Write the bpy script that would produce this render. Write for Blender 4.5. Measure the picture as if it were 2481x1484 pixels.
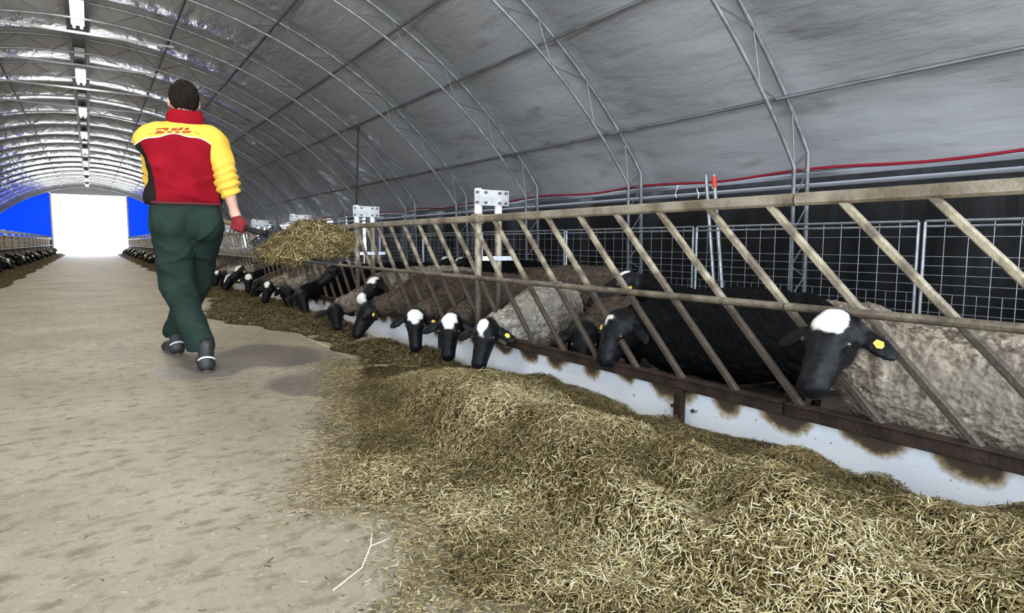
import bpy, math, random
import numpy as np
from mathutils import Vector, Matrix, noise as mnoise
from mathutils.bvhtree import BVHTree

for _o in list(bpy.data.objects): bpy.data.objects.remove(_o)
scene = bpy.context.scene
rng = np.random.default_rng(7)
random.seed(7)
PI = math.pi
def V(*a): return np.array(a, float)
def unit(v): v = np.asarray(v, float); return v/np.linalg.norm(v)

# ------------------------------------------------------------------ camera, sky, sun, exposure
IMG_W, F_PX = 2481, 1550.0
yaw, pitch, roll = math.radians(33.283), math.radians(-5.551), math.radians(0.3)
f_ = V(math.sin(yaw)*math.cos(pitch), math.cos(yaw)*math.cos(pitch), math.sin(pitch))
r_ = V(math.cos(yaw), -math.sin(yaw), 0.0)
u_ = np.cross(r_, f_)
r2, u2 = math.cos(roll)*r_+math.sin(roll)*u_, -math.sin(roll)*r_+math.cos(roll)*u_
cam_d = bpy.data.cameras.new('camera')
cam_d.sensor_fit = 'HORIZONTAL'; cam_d.sensor_width = 36.0; cam_d.lens = F_PX/IMG_W*36.0
cam_d.clip_start = 0.05; cam_d.clip_end = 400
cam = bpy.data.objects.new('camera', cam_d); scene.collection.objects.link(cam)
M = Matrix(((r2[0], u2[0], -f_[0], 0.0), (r2[1], u2[1], -f_[1], 0.0), (r2[2], u2[2], -f_[2], 0.8), (0, 0, 0, 1)))
cam.matrix_world = M
scene.camera = cam

world = bpy.data.worlds.new('overcast_sky'); scene.world = world
world.use_nodes = True
bg = world.node_tree.nodes['Background']
bg.inputs['Color'].default_value = (0.74, 0.86, 1.0, 1); bg.inputs['Strength'].default_value = 6.4
sun_d = bpy.data.lights.new('sun', 'SUN'); sun_d.energy = 34.0; sun_d.angle = math.radians(3); sun_d.color = (1.0, 0.97, 0.92)
sun = bpy.data.objects.new('sun', sun_d); scene.collection.objects.link(sun)
sun.rotation_euler = Vector((0.86, 0.06, -0.50)).to_track_quat('-Z', 'Y').to_euler()
scene.view_settings.view_transform = 'Standard'; scene.view_settings.look = 'None'
scene.view_settings.gamma = 1.0; scene.view_settings.use_curve_mapping = False
scene.view_settings.exposure = 0.5
scene.cycles.max_bounces = 10; scene.cycles.diffuse_bounces = 5
scene.cycles.use_denoising = True
scene.cycles.sample_clamp_indirect = 6.0

# ------------------------------------------------------------------ helpers
COL = scene.collection
def link(o): COL.objects.link(o); return o
def tag(o, label=None, cat=None, group=None, kind=None):
    if label: o['label'] = label
    if cat: o['category'] = cat
    if group: o['group'] = group
    if kind: o['kind'] = kind
    return o
def empty(name, loc, label, cat, group=None, rz=0.0):
    o = bpy.data.objects.new(name, None); link(o); o.location = loc; o.rotation_euler = (0, 0, rz)
    o.empty_display_size = 0.1
    return tag(o, label, cat, group)
def mesh_from(name, verts, faces, smooth=True, attrs=None):
    verts = np.asarray(verts, np.float32)
    me = bpy.data.meshes.new(name)
    if isinstance(faces, np.ndarray):
        n, k = faces.shape
        me.vertices.add(len(verts)); me.vertices.foreach_set('co', verts.ravel())
        me.loops.add(n*k); me.loops.foreach_set('vertex_index', faces.astype(np.int32).ravel())
        me.polygons.add(n); me.polygons.foreach_set('loop_start', np.arange(0, n*k, k, dtype=np.int32))
        me.update(calc_edges=True)
    else:
        me.from_pydata(verts.tolist(), [], faces); me.update()
    if smooth: me.polygons.foreach_set('use_smooth', [True]*len(me.polygons))
    for k, a in (attrs or {}).items():
        at = me.attributes.new(k, 'FLOAT', 'POINT'); at.data.foreach_set('value', np.asarray(a, np.float32))
    return me
def obj(name, verts, faces, mat, parent=None, smooth=True, attrs=None, sharp=None):
    me = mesh_from(name, verts, faces, smooth, attrs)
    if mat: me.materials.append(mat)
    o = bpy.data.objects.new(name, me); link(o)
    if parent: o.parent = parent
    if sharp and smooth:
        m = o.modifiers.new('split', 'EDGE_SPLIT'); m.split_angle = math.radians(sharp)
    return o
class MB:
    def __init__(s): s.v = []; s.f = []; s.n = 0
    def add(s, v, f):
        s.v.append(np.asarray(v, float)); s.f += [[i+s.n for i in q] for q in f]; s.n += len(v)
    def tube(s, pts, r, n=8, cap=True, flat=None):
        pts = [np.asarray(p, float) for p in pts]; rs = r if hasattr(r, '__len__') else [r]*len(pts)
        vs = []; up = V(0, 0, 1)
        for i, p in enumerate(pts):
            t = unit(pts[min(i+1, len(pts)-1)]-pts[max(i-1, 0)])
            if i == 0:
                a = unit(np.cross(t, up if abs(t[2]) < .9 else V(1, 0, 0)))
            else: a = unit(a-t*(a@t))
            b = np.cross(t, a)
            for k in range(n):
                w = 2*PI*k/n
                vs.append(p+rs[i]*(math.cos(w)*a+math.sin(w)*b*(flat or 1)))
        fs = [[i*n+k, i*n+(k+1) % n, (i+1)*n+(k+1) % n, (i+1)*n+k] for i in range(len(pts)-1) for k in range(n)]
        if cap: fs += [list(range(n))[::-1], [(len(pts)-1)*n+k for k in range(n)]]
        s.add(vs, fs); return s
    def bar(s, a, b, w, h, up=(1, 0, 0), bev=.003):   # rounded rectangular bar between two points
        a = V(*a); b = V(*b); t = unit(b-a); x = unit(np.cross(t, V(*up))); y = np.cross(x, t)
        pr = [(w/2-bev, h/2), (-w/2+bev, h/2), (-w/2, h/2-bev), (-w/2, -h/2+bev), (-w/2+bev, -h/2), (w/2-bev, -h/2), (w/2, -h/2+bev), (w/2, h/2-bev)]
        vs = [p+x*c+y*d for p in (a, b) for c, d in pr]
        s.add(vs, [[k, (k+1) % 8, 8+(k+1) % 8, 8+k] for k in range(8)]+[list(range(8))[::-1], list(range(8, 16))]); return s
    def box(s, c, sz):
        x, y, z = [q/2 for q in sz]; c = V(*c)
        vs = [c+V(i*x, j*y, k*z) for i in (-1, 1) for j in (-1, 1) for k in (-1, 1)]
        s.add(vs, [[0, 1, 3, 2], [4, 6, 7, 5], [0, 4, 5, 1], [2, 3, 7, 6], [0, 2, 6, 4], [1, 5, 7, 3]]); return s
    def obj(s, name, mat, parent=None, smooth=True, off=(0, 0, 0), sharp=35):
        return obj(name, np.concatenate(s.v)-V(*off), s.f, mat, parent, smooth, sharp=sharp)
def dup(root, loc=None, rz=None, scale=None):
    r = root.copy(); link(r)
    if loc is not None: r.location = loc
    if rz is not None: r.rotation_euler = (0, 0, rz)
    if scale: r.scale = (scale,)*3
    for ch in root.children:
        c = ch.copy(); link(c); c.parent = r
        for g in ch.children:
            d = g.copy(); link(d); d.parent = c
    return r

# ------------------------------------------------------------------ materials
def mat(name, col, rough=.6, metal=0.0, col2=None, scale=8.0, mixr=(.4, .6), bump=0.0, bscale=60.0, detail=6, sheen=0.0, spec=.5, stretch=None):
    m = bpy.data.materials.new(name); m.use_nodes = True; nt = m.node_tree; b = nt.nodes['Principled BSDF']
    b.inputs['Base Color'].default_value = (*col, 1); b.inputs['Roughness'].default_value = rough; b.inputs['Metallic'].default_value = metal
    b.inputs['Specular IOR Level'].default_value = spec
    if sheen: b.inputs['Sheen Weight'].default_value = sheen
    tc = nt.nodes.new('ShaderNodeTexCoord'); src = tc.outputs['Object']
    if stretch:
        mp = nt.nodes.new('ShaderNodeMapping'); mp.inputs['Scale'].default_value = stretch; nt.links.new(src, mp.inputs['Vector']); src = mp.outputs[0]
    if col2:
        n = nt.nodes.new('ShaderNodeTexNoise'); n.inputs['Scale'].default_value = scale; n.inputs['Detail'].default_value = detail
        nt.links.new(src, n.inputs['Vector'])
        r = nt.nodes.new('ShaderNodeMapRange'); r.inputs['From Min'].default_value, r.inputs['From Max'].default_value = mixr
        nt.links.new(n.outputs['Fac'], r.inputs['Value'])
        mx = nt.nodes.new('ShaderNodeMix'); mx.data_type = 'RGBA'; mx.inputs[6].default_value = (*col, 1); mx.inputs[7].default_value = (*col2, 1)
        nt.links.new(r.outputs[0], mx.inputs[0]); nt.links.new(mx.outputs[2], b.inputs['Base Color'])
    if bump:
        n2 = nt.nodes.new('ShaderNodeTexNoise'); n2.inputs['Scale'].default_value = bscale; n2.inputs['Detail'].default_value = 8
        nt.links.new(src, n2.inputs['Vector'])
        bp = nt.nodes.new('ShaderNodeBump'); bp.inputs['Strength'].default_value = bump; bp.inputs['Distance'].default_value = .02
        nt.links.new(n2.outputs['Fac'], bp.inputs['Height']); nt.links.new(bp.outputs[0], b.inputs['Normal'])
    return m
class NT:   # tiny node helper
    def __init__(s, m): s.nt = m.node_tree; s.b = s.nt.nodes['Principled BSDF']
    def n(s, t, **k):
        x = s.nt.nodes.new('ShaderNode'+t)
        for a, b in k.items(): setattr(x, a, b)
        return x
    def l(s, a, b): s.nt.links.new(a, b)
    def attr(s, name): x = s.n('Attribute'); x.attribute_name = name; return x.outputs['Fac']
    def math(s, op, a, b=None, c=None):
        x = s.n('Math', operation=op)
        for i, q in enumerate((a, b, c)):
            if q is None: continue
            if isinstance(q, (int, float)): x.inputs[i].default_value = q
            else: s.l(q, x.inputs[i])
        return x.outputs[0]
    def mr(s, v, a, b, c=0.0, d=1.0):
        x = s.n('MapRange'); s.l(v, x.inputs['Value'])
        for nm, q in zip(('From Min', 'From Max', 'To Min', 'To Max'), (a, b, c, d)): x.inputs[nm].default_value = q
        return x.outputs[0]
    def mix(s, fac, a, b):
        x = s.n('Mix', data_type='RGBA')
        for i, q in ((0, fac), (6, a), (7, b)):
            if isinstance(q, tuple): x.inputs[i].default_value = (*q, 1)
            elif isinstance(q, (int, float)): x.inputs[i].default_value = q
            else: s.l(q, x.inputs[i])
        return x.outputs[2]
    def noise(s, scale, detail=4, vec=None, out='Fac', rough=.5):
        x = s.n('TexNoise'); x.inputs['Scale'].default_value = scale; x.inputs['Detail'].default_value = detail; x.inputs['Roughness'].default_value = rough
        if vec is None: vec = s.co()
        s.l(vec, x.inputs['Vector']); return x.outputs[out]
    def co(s, scale=None):
        t = s.n('TexCoord').outputs['Object']
        if scale:
            m = s.n('Mapping'); m.inputs['Scale'].default_value = scale; s.l(t, m.inputs['Vector']); t = m.outputs[0]
        return t
    def bump(s, h, strength, dist):
        x = s.n('Bump'); x.inputs['Strength'].default_value = strength; x.inputs['Distance'].default_value = dist; s.l(h, x.inputs['Height'])
        s.l(x.outputs[0], s.b.inputs['Normal'])

galv = mat('galvanised_steel', (.50, .51, .53), .38, .75, (.36, .37, .40), 14)
chord_m = mat('truss_steel', (.42, .43, .45), .42, .6, (.28, .29, .31), 9)
thin_m = mat('web_rod_steel', (.22, .22, .23), .5, .5)
purlin_m = mat('purlin_steel', (.16, .16, .17), .5, .5, (.11, .11, .115), 5)
rail_m = mat('muddy_rail_steel', (.34, .29, .22), .55, .25, (.15, .115, .075), 9, (.38, .64), .25, 90, stretch=(1, 1, 1))
bar_m = mat('muddy_bar_steel', (.38, .325, .225), .5, .2, (.15, .115, .08), 16, (.40, .60), .3, 80)
n = NT(bar_m); _pb = n.b; _src = _pb.inputs['Base Color'].links[0].from_socket
_sx = n.n('SeparateXYZ'); n.l(n.co(), _sx.inputs[0])
_g = n.mr(n.math('ADD', _sx.outputs[2], n.math('MULTIPLY', n.noise(14, 4, n.co()), .14)), .62, .74, 1, 0)
n.l(n.mix(n.math('MULTIPLY', _g, .93), _src, (.050, .034, .024)), _pb.inputs['Base Color'])
dark_rail_m = mat('dirty_bottom_rail', (.045, .027, .018), .7, 0, (.020, .012, .008), 12, (.35, .65), .4, 70, spec=.2)
red_m = mat('red_tube', (.32, .012, .03), .4)
black_m = mat('black_plastic', (.012, .012, .013), .35)
plate_m = mat('steel_plate', (.36, .36, .36), .4, .5, (.22, .22, .22), 10, (.4, .6))
bolt_m = mat('bolt_steel', (.13, .10, .08), .5, .6)
whitepaint_m = mat('polished_post_sleeve', (.78, .79, .8), .3, .2)

# concrete floor with dirt, straw dust and wet patches that have a shape of their own
floor_m = mat('concrete_floor', (.4, .35, .27), .75)
n = NT(floor_m)
co = n.co()
big = n.noise(1.3, 5, co); mid = n.noise(9, 8, n.co((1.2, 1.8, 1)), rough=.65); fine = n.noise(70, 6, co, rough=.7)
c1 = n.mix(n.mr(big, .35, .65), (.30, .25, .18), (.41, .355, .265))
c2 = n.mix(n.mr(mid, .50, .66), c1, (.19, .145, .08))
c2b = n.mix(n.mr(n.noise(30, 6, n.co((.8, 1.6, 1)), rough=.7), .58, .70), c2, (.52, .45, .32))
c3 = n.mix(n.mr(fine, .57, .68), c2b, (.15, .11, .06))
sx = n.n('SeparateXYZ'); n.l(co, sx.inputs[0]); X_, Y_ = sx.outputs[0], sx.outputs[1]
wet = None
wob = n.noise(4, 4, co)
for (cx, cy, rx, ry, rr) in [(1.12, 3.62, .30, .42, 0), (.98, 4.75, .42, .55, 0), (.55, 4.45, .25, .35, 0), (1.05, 1.95, .22, .4, 0), (-.32, 1.42, .06, .10, 0), (-.23, 1.36, .05, .07, 0), (.86, .92, .2, .22, 0), (.9, 2.55, .16, .35, 0)]:
    dx = n.math('DIVIDE', n.math('SUBTRACT', X_, cx), rx); dy = n.math('DIVIDE', n.math('SUBTRACT', Y_, cy), ry)
    d = n.math('ADD', n.math('MULTIPLY', dx, dx), n.math('MULTIPLY', dy, dy))
    d = n.math('ADD', d, n.math('MULTIPLY', n.math('SUBTRACT', wob, .5), 2.4))
    w = n.mr(d, .75, 1.15, 1.0, 0.0)
    wet = w if wet is None else n.math('MAXIMUM', wet, w)
c4 = n.mix(n.math('MULTIPLY', wet, .62), c3, (.14, .115, .105))
# the raised pale edge of the concrete slab
edge = n.math('MULTIPLY', n.mr(n.math('ABSOLUTE', n.math('SUBTRACT', n.math('ADD', X_, n.math('MULTIPLY', wob, .03)), 1.515)), .008, .022, 1, 0), n.mr(Y_, 4.0, 4.2))
c5 = n.mix(n.math('MULTIPLY', edge, .6), c4, (.66, .6, .46))
n.l(c5, n.b.inputs['Base Color'])
n.bump(n.math('ADD', mid, n.math('MULTIPLY', fine, .6)), .35, .012)
n.l(n.mr(wet, 0, 1, .62, .34), n.b.inputs['Roughness'])

# white roof membrane: lets daylight through, slightly glossy
roof_m = bpy.data.materials.new('roof_membrane'); roof_m.use_nodes = True
n = NT(roof_m); pb = n.b
pb.inputs['Base Color'].default_value = (.55, .56, .58, 1); pb.inputs['Roughness'].default_value = .2; pb.inputs['IOR'].default_value = 1.65
base = n.mix(n.mr(n.noise(.55, 4, n.co()), .35, .65), (.345, .36, .38), (.43, .445, .475))
n.l(n.mix(n.mr(n.noise(3.2, 5, n.co((1, .35, 1))), .62, .75), base, (.24, .24, .237)), pb.inputs['Base Color'])
n.bump(n.noise(2.3, 5, n.co((1.6, .5, 1.6))), .6, .10)
tr = n.n('BsdfTranslucent'); tr.inputs['Color'].default_value = (.62, .65, .70, 1)
ad = n.n('MixShader'); ad.inputs[0].default_value = .0015
out = roof_m.node_tree.nodes['Material Output']
n.l(pb.outputs[0], ad.inputs[1]); n.l(tr.outputs[0], ad.inputs[2]); n.l(ad.outputs[0], out.inputs[0])

blue_m = bpy.data.materials.new('blue_tarpaulin'); blue_m.use_nodes = True
n = NT(blue_m); n.b.inputs['Base Color'].default_value = (.0, .04, .85, 1); n.b.inputs['Roughness'].default_value = .6
tr = n.n('BsdfTranslucent'); tr.inputs['Color'].default_value = (.0, .20, .95, 1); ad = n.n('MixShader'); ad.inputs[0].default_value = .42
n.l(n.b.outputs[0], ad.inputs[1]); n.l(tr.outputs[0], ad.inputs[2]); n.l(ad.outputs[0], blue_m.node_tree.nodes['Material Output'].inputs[0])

curtain_m = mat('black_curtain', (.006, .006, .0065), .45, 0, (.011, .011, .0115), 3, bump=.6, bscale=3.5, stretch=(1, 2.5, .5), spec=.25)
frame_m = mat('gable_frame', (.62, .62, .60), .5)
bedding_m = mat('straw_bedding', (.10, .07, .045), .9, 0, (.05, .035, .025), 6, bump=.8, bscale=30)
ground_m = mat('outdoor_ground', (.7, .69, .66), .8)

# white feed board with brown dirt rubbed on below the rail
board_m = mat('white_feed_board', (.72, .74, .77), .35)
n = NT(board_m); co = n.co(); sx = n.n('SeparateXYZ'); n.l(co, sx.inputs[0]); Y_, Z_ = sx.outputs[1], sx.outputs[2]
nn = n.noise(9, 6, co, rough=.7)
fr = n.math('MULTIPLY', n.math('SUBTRACT', n.math('FRACT', n.math('DIVIDE', n.math('ADD', n.math('ADD', Y_, n.math('MULTIPLY', n.noise(1.2, 2, co), .35)), 20.05), .262)), .5), .262)
dz = n.math('SUBTRACT', Z_, .232)
d = n.math('SQRT', n.math('ADD', n.math('MULTIPLY', fr, fr), n.math('MULTIPLY', n.math('MULTIPLY', dz, dz), 1.3)))
d = n.math('ADD', d, n.math('MULTIPLY', n.math('SUBTRACT', nn, .5), .12))
d = n.math('ADD', d, n.math('MULTIPLY', n.math('SUBTRACT', n.noise(2.1, 1, co), .5), .09))
low = n.mr(n.math('ADD', Z_, n.math('MULTIPLY', nn, .06)), .03, .12, 1, 0)
cA = n.mix(n.math('MULTIPLY', low, .55), (.86, .875, .90), (.62, .52, .34))
cB = n.mix(n.mr(d, .080, .105, 1, 0), cA, (.36, .26, .13))
cC = n.mix(n.mr(d, .065, .084, 1, 0), cB, (.075, .05, .035))
cD = n.mix(n.mr(n.noise(45, 3, co), .70, .74), cC, (.25, .2, .15))
n.l(cD, n.b.inputs['Base Color'])

# straw / chopped hay
straw_m = mat('chopped_straw', (.5, .42, .2), .6)
n = NT(straw_m); t = n.attr('tone')
cr = n.n('ValToRGB'); n.l(t, cr.inputs[0]); e = cr.color_ramp.elements
e[0].position = 0; e[0].color = (.035, .022, .006, 1); e[1].position = 1; e[1].color = (.95, .84, .52, 1)
for p, c in ((.3, (.10, .068, .020)), (.6, (.285, .205, .08)), (.85, (.64, .52, .26))):
    x = cr.color_ramp.elements.new(p); x.color = (*c, 1)
n.l(cr.outputs[0], n.b.inputs['Base Color']); n.b.inputs['Specular IOR Level'].default_value = .35
hay_m = mat('packed_hay', (.12, .08, .026), .9, 0, (.04, .026, .008), 30, (.4, .6), 1.0, 90, spec=.2)

# sheep coat: woolly body, short black face and legs, white blaze -- areas from vertex masks
def coat(name, w1, w2, face=(.004, .004, .0045), bsc=55):
    m = mat(name, w1, .85); n = NT(m)
    wool, white = n.attr('wool'), n.attr('white')
    nz = n.noise(26, 6, n.co(), rough=.7)
    vo = n.n('TexVoronoi'); vo.inputs['Scale'].default_value = bsc; n.l(n.co(), vo.inputs['Vector'])
    wc = n.mix(n.mr(nz, .40, .58), w1, w2)
    wc = n.mix(n.mr(n.noise(5, 4, n.co()), .4, .7), wc, tuple(c*.62 for c in w1))
    fc = n.mix(n.mr(n.noise(40, 3, n.co()), .5, .75), face, tuple(c*2+.005 for c in face))
    c = n.mix(wool, fc, wc); c = n.mix(white, c, (.80, .76, .68)); n.l(c, n.b.inputs['Base Color'])
    n.bump(n.math('MULTIPLY', n.math('ADD', vo.outputs[0], nz), n.mr(wool, 0, 1, .12, 1)), .8, .016)
    n.l(n.mr(wool, 0, 1, .48, .9), n.b.inputs['Roughness']); n.l(n.mr(wool, 0, 1, .16, .05), n.b.inputs['Specular IOR Level'])
    return m
coats = {'greybrown': coat('grey_brown_wool', (.34, .28, .215), (.095, .070, .050)),
         'lightgrey': coat('light_grey_wool', (.44, .39, .32), (.16, .135, .11)),
         'darkbrown': coat('dark_brown_wool', (.115, .083, .060), (.042, .030, .022)),
         'black': coat('black_wool', (.007, .0065, .0065), (.003, .003, .003)),
         'cream': coat('cream_wool', (.80, .72, .58), (.5, .42, .32))}
eye_m = mat('sheep_eye', (.02, .015, .012), .08, spec=.9)
tag_m = mat('yellow_ear_tag', (.85, .58, .08), .4)
lamp_m = bpy.data.materials.new('lamp_tube'); lamp_m.use_nodes = True
_b = lamp_m.node_tree.nodes['Principled BSDF']; _b.inputs['Emission Color'].default_value = (1, .97, .92, 1); _b.inputs['Emission Strength'].default_value = 9

# ------------------------------------------------------------------ building shell
ZC, RI, RO, RM, PHE = -2.5, 6.70, 6.95, 7.03, .93
def arc(R, ph, y=0.0): return V(R*math.sin(ph), y, ZC+R*math.cos(ph))
Y0, Y1, BAY, YT = -2.6, 49.5, 2.15, 3.53
# floor
fx = 6.3
fl = obj('floor', [(-fx, -7, 0), (fx, -7, 0), (fx, 50.3, 0), (-fx, 50.3, 0), (-fx, -7, -.2), (fx, -7, -.2), (fx, 50.3, -.2), (-fx, 50.3, -.2)],
    [[0, 1, 2, 3], [7, 6, 5, 4], [0, 4, 5, 1], [1, 5, 6, 2], [2, 6, 7, 3], [3, 7, 4, 0]], floor_m, smooth=False); tag(fl, kind='structure')
gr = obj('ground', [(-150, -150, -.21), (150, -150, -.21), (150, 250, -.21), (-150, 250, -.21)], [[0, 1, 2, 3]], ground_m, smooth=False); tag(gr, kind='structure')
# roof membrane, sagging a little between the trusses, wrinkled near the eaves
na, ny = 150, 620
ph = np.linspace(-PHE-.034, PHE+.034, na); ys = np.linspace(Y0, Y1, ny)
PH, YY = np.meshgrid(ph, ys, indexing='ij')
bayc = np.abs(np.sin(PI*(YY-YT)/BAY))
R = RM-.13*bayc**.8*np.clip((PHE-np.abs(PH))*6, .25, 1)
wr = np.zeros_like(R)
for k in range(9):
    a, b, c, s = rng.uniform(2, 9), rng.uniform(.4, 1.6), rng.uniform(0, 6), rng.choice([-1, 1])
    wr += np.sin(a*PH*7/2+s*b*YY*1.3+c+1.5*np.sin(YY*.8+k+PH*3))*rng.uniform(.4, 1)
edge_w = .25+1.2*np.clip((np.abs(PH)-.55)/.4, 0, 1)
R = R+.0095*wr*edge_w*np.clip(bayc*3, .05, 1)
vv = np.stack([R*np.sin(PH), YY, ZC+R*np.cos(PH)], -1).reshape(-1, 3)
idx = np.arange(na*ny).reshape(na, ny)
ff = np.stack([idx[:-1, :-1], idx[:-1, 1:], idx[1:, 1:], idx[1:, :-1]], -1).reshape(-1, 4)
rf = obj('ceiling', vv, ff, roof_m); tag(rf, kind='structure')
# side curtains
def side_wall(name, sx, openings):
    x = 5.95*sx; mb = MB(); z1 = 1.56
    cuts = [Y0]+[q for o in openings for q in o]+[49.5]
    for i in range(0, len(cuts), 2):
        a, b = cuts[i], cuts[i+1]; nY, nZ = max(2, int((b-a)/.16)), 7
        vs = []
        for j in range(nY+1):
            yy = a+(b-a)*j/nY
            for k in range(nZ+1):
                vs.append((x+.025*math.sin(yy*4.1+k*.3)+.015*math.sin(yy*9.7), yy, z1*k/nZ))
        mb.add(vs, [[j*(nZ+1)+k, (j+1)*(nZ+1)+k, (j+1)*(nZ+1)+k+1, j*(nZ+1)+k+1] for j in range(nY) for k in range(nZ)])
    # low solid wall under the openings
    for o in openings: mb.box((x, (o[0]+o[1])/2, .3), (.03, o[1]-o[0], .6))
    w = mb.obj(name, curtain_m); tag(w, kind='structure'); return w
side_wall('wall_right', 1, [(15.9, 16.05), (17.3, 17.5), (18.6, 19.1), (20.2, 22.6), (22.9, 25.6), (26.3, 26.8), (28.2, 29), (31, 32)])
side_wall('wall_left', -1, [(-2.4, 6.2)])  # out-of-view opening near the camera, added to light the right roof slope
# gable end: blue sheets, pale frame round the open door
DX0, DX1, DZ = -1.92, 2.10, 3.80
def gable_poly(x0, x1, z0, zmax=None, nseg=14):
    top = []
    for i in range(nseg+1):
        x = x0+(x1-x0)*i/nseg; zt = ZC+math.sqrt((RM-.35)**2-x*x)
        top.append((x, zt if zmax is None else min(zt, zmax)))
    return [(x0, z0)]+top+[(x1, z0)]
def slab(mb, poly, y, th):
    nP = len(poly); vs = [(x, y, z) for x, z in poly]+[(x, y+th, z) for x, z in poly]
    mb.add(vs, [list(range(nP)), list(range(nP, 2*nP))[::-1]]+[[i, (i+1) % nP, nP+(i+1) % nP, nP+i] for i in range(nP)])
mb = MB(); slab(mb, gable_poly(-5.9+.35, DX0-.08, 1.05), 49.5, .03); slab(mb, gable_poly(DX1+.08, 5.9-.35, 1.05), 49.5, .03)
w = mb.obj('wall_far', blue_m, smooth=False, sharp=None); tag(w, kind='structure')
mb = MB(); mb.box(((-5.55+DX0)/2, 49.52, .52), (5.55+DX0, .06, 1.04)); mb.box(((5.55+DX1)/2, 49.52, .52), (5.55-DX1, .06, 1.04))
w = mb.obj('trim_1', mat('gable_plinth', (.13, .12, .11), .7), smooth=False, sharp=None); tag(w, kind='structure')
mb = MB(); mb.box((DX0-.04, 49.48, 1.9), (.09, .12, 3.8)); mb.box((DX1+.04, 49.48, 1.9), (.09, .12, 3.8)); mb.box((.09, 49.48, DZ+.03), (4.1, .12, .08))
w = mb.obj('trim_2', frame_m, smooth=False, sharp=None); tag(w, kind='structure')
ring = [(RM*math.sin(a), ZC+RM*math.cos(a)) for a in np.linspace(-PHE, PHE, 40)]+[((RM-.36)*math.sin(a), ZC+(RM-.36)*math.cos(a)) for a in np.linspace(PHE, -PHE, 40)]
mb = MB(); nP = len(ring); vs = [(x, 49.4, z) for x, z in ring]+[(x, 49.5, z) for x, z in ring]
fs = [[i, i+1, nP-2-i, nP-1-i] for i in range(39)]+[[nP+i, nP+nP-1-i, nP+nP-2-i, nP+i+1] for i in range(39)]+[[i, (i+1) % nP, nP+(i+1) % nP, nP+i] for i in range(nP)]
mb.add(vs, fs); mb.add([(-1.92, 49.45, 3.86), (2.1, 49.45, 3.86), (2.1, 49.45, 3.88), (1.3, 49.45, 4.08), (0, 49.45, 4.2), (-1.3, 49.45, 4.08), (-1.92, 49.45, 3.9)], [[0, 1, 2, 3, 4, 5, 6]])
w = mb.obj('trim_3', frame_m, smooth=False, sharp=None); tag(w, kind='structure')
# bedding of the two pens
for s, nm in ((1, 'right'), (-1, 'left')):
    gx, gy = 40, 420
    xs = np.linspace(2.06, 5.9, gx); yy = np.linspace(-5, 49.3, gy); GX, GY = np.meshgrid(xs, yy, indexing='ij')
    GZ = .03+.02*np.sin(GX*7+GY*3)+.015*np.sin(GY*11-GX*5)
    v = np.stack([GX*s, GY, GZ], -1).reshape(-1, 3); ix = np.arange(gx*gy).reshape(gx, gy)
    o = obj('straw_bedding', v, np.stack([ix[:-1, :-1], ix[:-1, 1:], ix[1:, 1:], ix[1:, :-1]], -1).reshape(-1, 4), bedding_m)
    tag(o, 'dark trodden bedding covering the floor of the %s-hand pen' % nm, 'bedding', kind='stuff')

# ------------------------------------------------------------------ roof trusses
def zigzag(mb, A, B, nseg, r):
    pts = [(A if i % 2 == 0 else B)(i/nseg) for i in range(nseg+1)]
    for i in range(nseg): mb.tube([pts[i], pts[i+1]], r, 5, False)
def build_truss():
    t = empty('roof_truss', (0, YT, 0), 'x', 'roof truss', 'galvanised roof trusses')
    an = np.linspace(-PHE, PHE, 61)
    for nm, R_, lx in (('inner_chord', RI, 5.41), ('outer_chord', RO, 5.63)):
        pts = [V(-lx, 0, 0.01)]+[arc(R_, a) for a in an]+[V(lx, 0, 0.01)]
        MB().tube(pts, .021 if nm == 'outer_chord' else .019, 8).obj(nm, chord_m, t, sharp=None)
    w = MB()
    zigzag(w, lambda q: arc(RI, -PHE+2*PHE*q), lambda q: arc(RO, -PHE+2*PHE*q), 30, .0065)
    for s in (-1, 1):
        e1, e2 = arc(RI, PHE*s), arc(RO, PHE*s)
        zigzag(w, lambda q: V(5.41*s, 0, .02)*q+e1*(1-q), lambda q: V(5.63*s, 0, .02)*q+e2*(1-q), 10, .0065)
        w.tube([e1, e2], .012, 6)
    w.obj('web', thin_m, t)
    return t
truss = build_truss()
ORD = ['first', 'second', 'third', 'fourth', 'fifth', 'sixth', 'seventh', 'eighth', 'ninth', 'tenth', 'eleventh', 'twelfth', 'thirteenth', 'fourteenth', 'fifteenth',
       'sixteenth', 'seventeenth', 'eighteenth', 'nineteenth', 'twentieth', 'twenty-first', 'twenty-second', 'twenty-third', 'twenty-fourth']
k_all = list(range(-2, 22))
for k in k_all:
    y = YT+BAY*k
    o = truss if k == 0 else dup(truss, (0, y, 0))
    if k < 0: o['label'] = 'galvanised lattice roof truss of the bays behind the camera'
    else: o['label'] = 'curved galvanised lattice roof truss, %s one from the camera down the tunnel' % ORD[k]
    if k in (4, 5, 6, 7):
        MB().tube([(-1.75, -.02, 4.02-.04), (1.30, -.02, 4.02-.04)], .018, 6).obj('tie_tube', whitepaint_m, o)
# purlins
for i, p in enumerate((-.838, -.652, -.51, -.355, -.19, .19, .355, .51, .652, .838)):
    o = MB().tube([arc(6.84, p, Y0), arc(6.84, p, Y1)], .017, 8).obj('purlin', purlin_m, sharp=None)
    side = 'right' if p > 0 else 'left'; od = ('lowest', 'second lowest', 'middle', 'second highest', 'highest')[(9-i) if p > 0 else i]
    tag(o, 'dark purlin tube running lengthwise, %s on the %s slope of the roof' % (od, side), 'purlin', 'lengthwise roof purlins')
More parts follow.
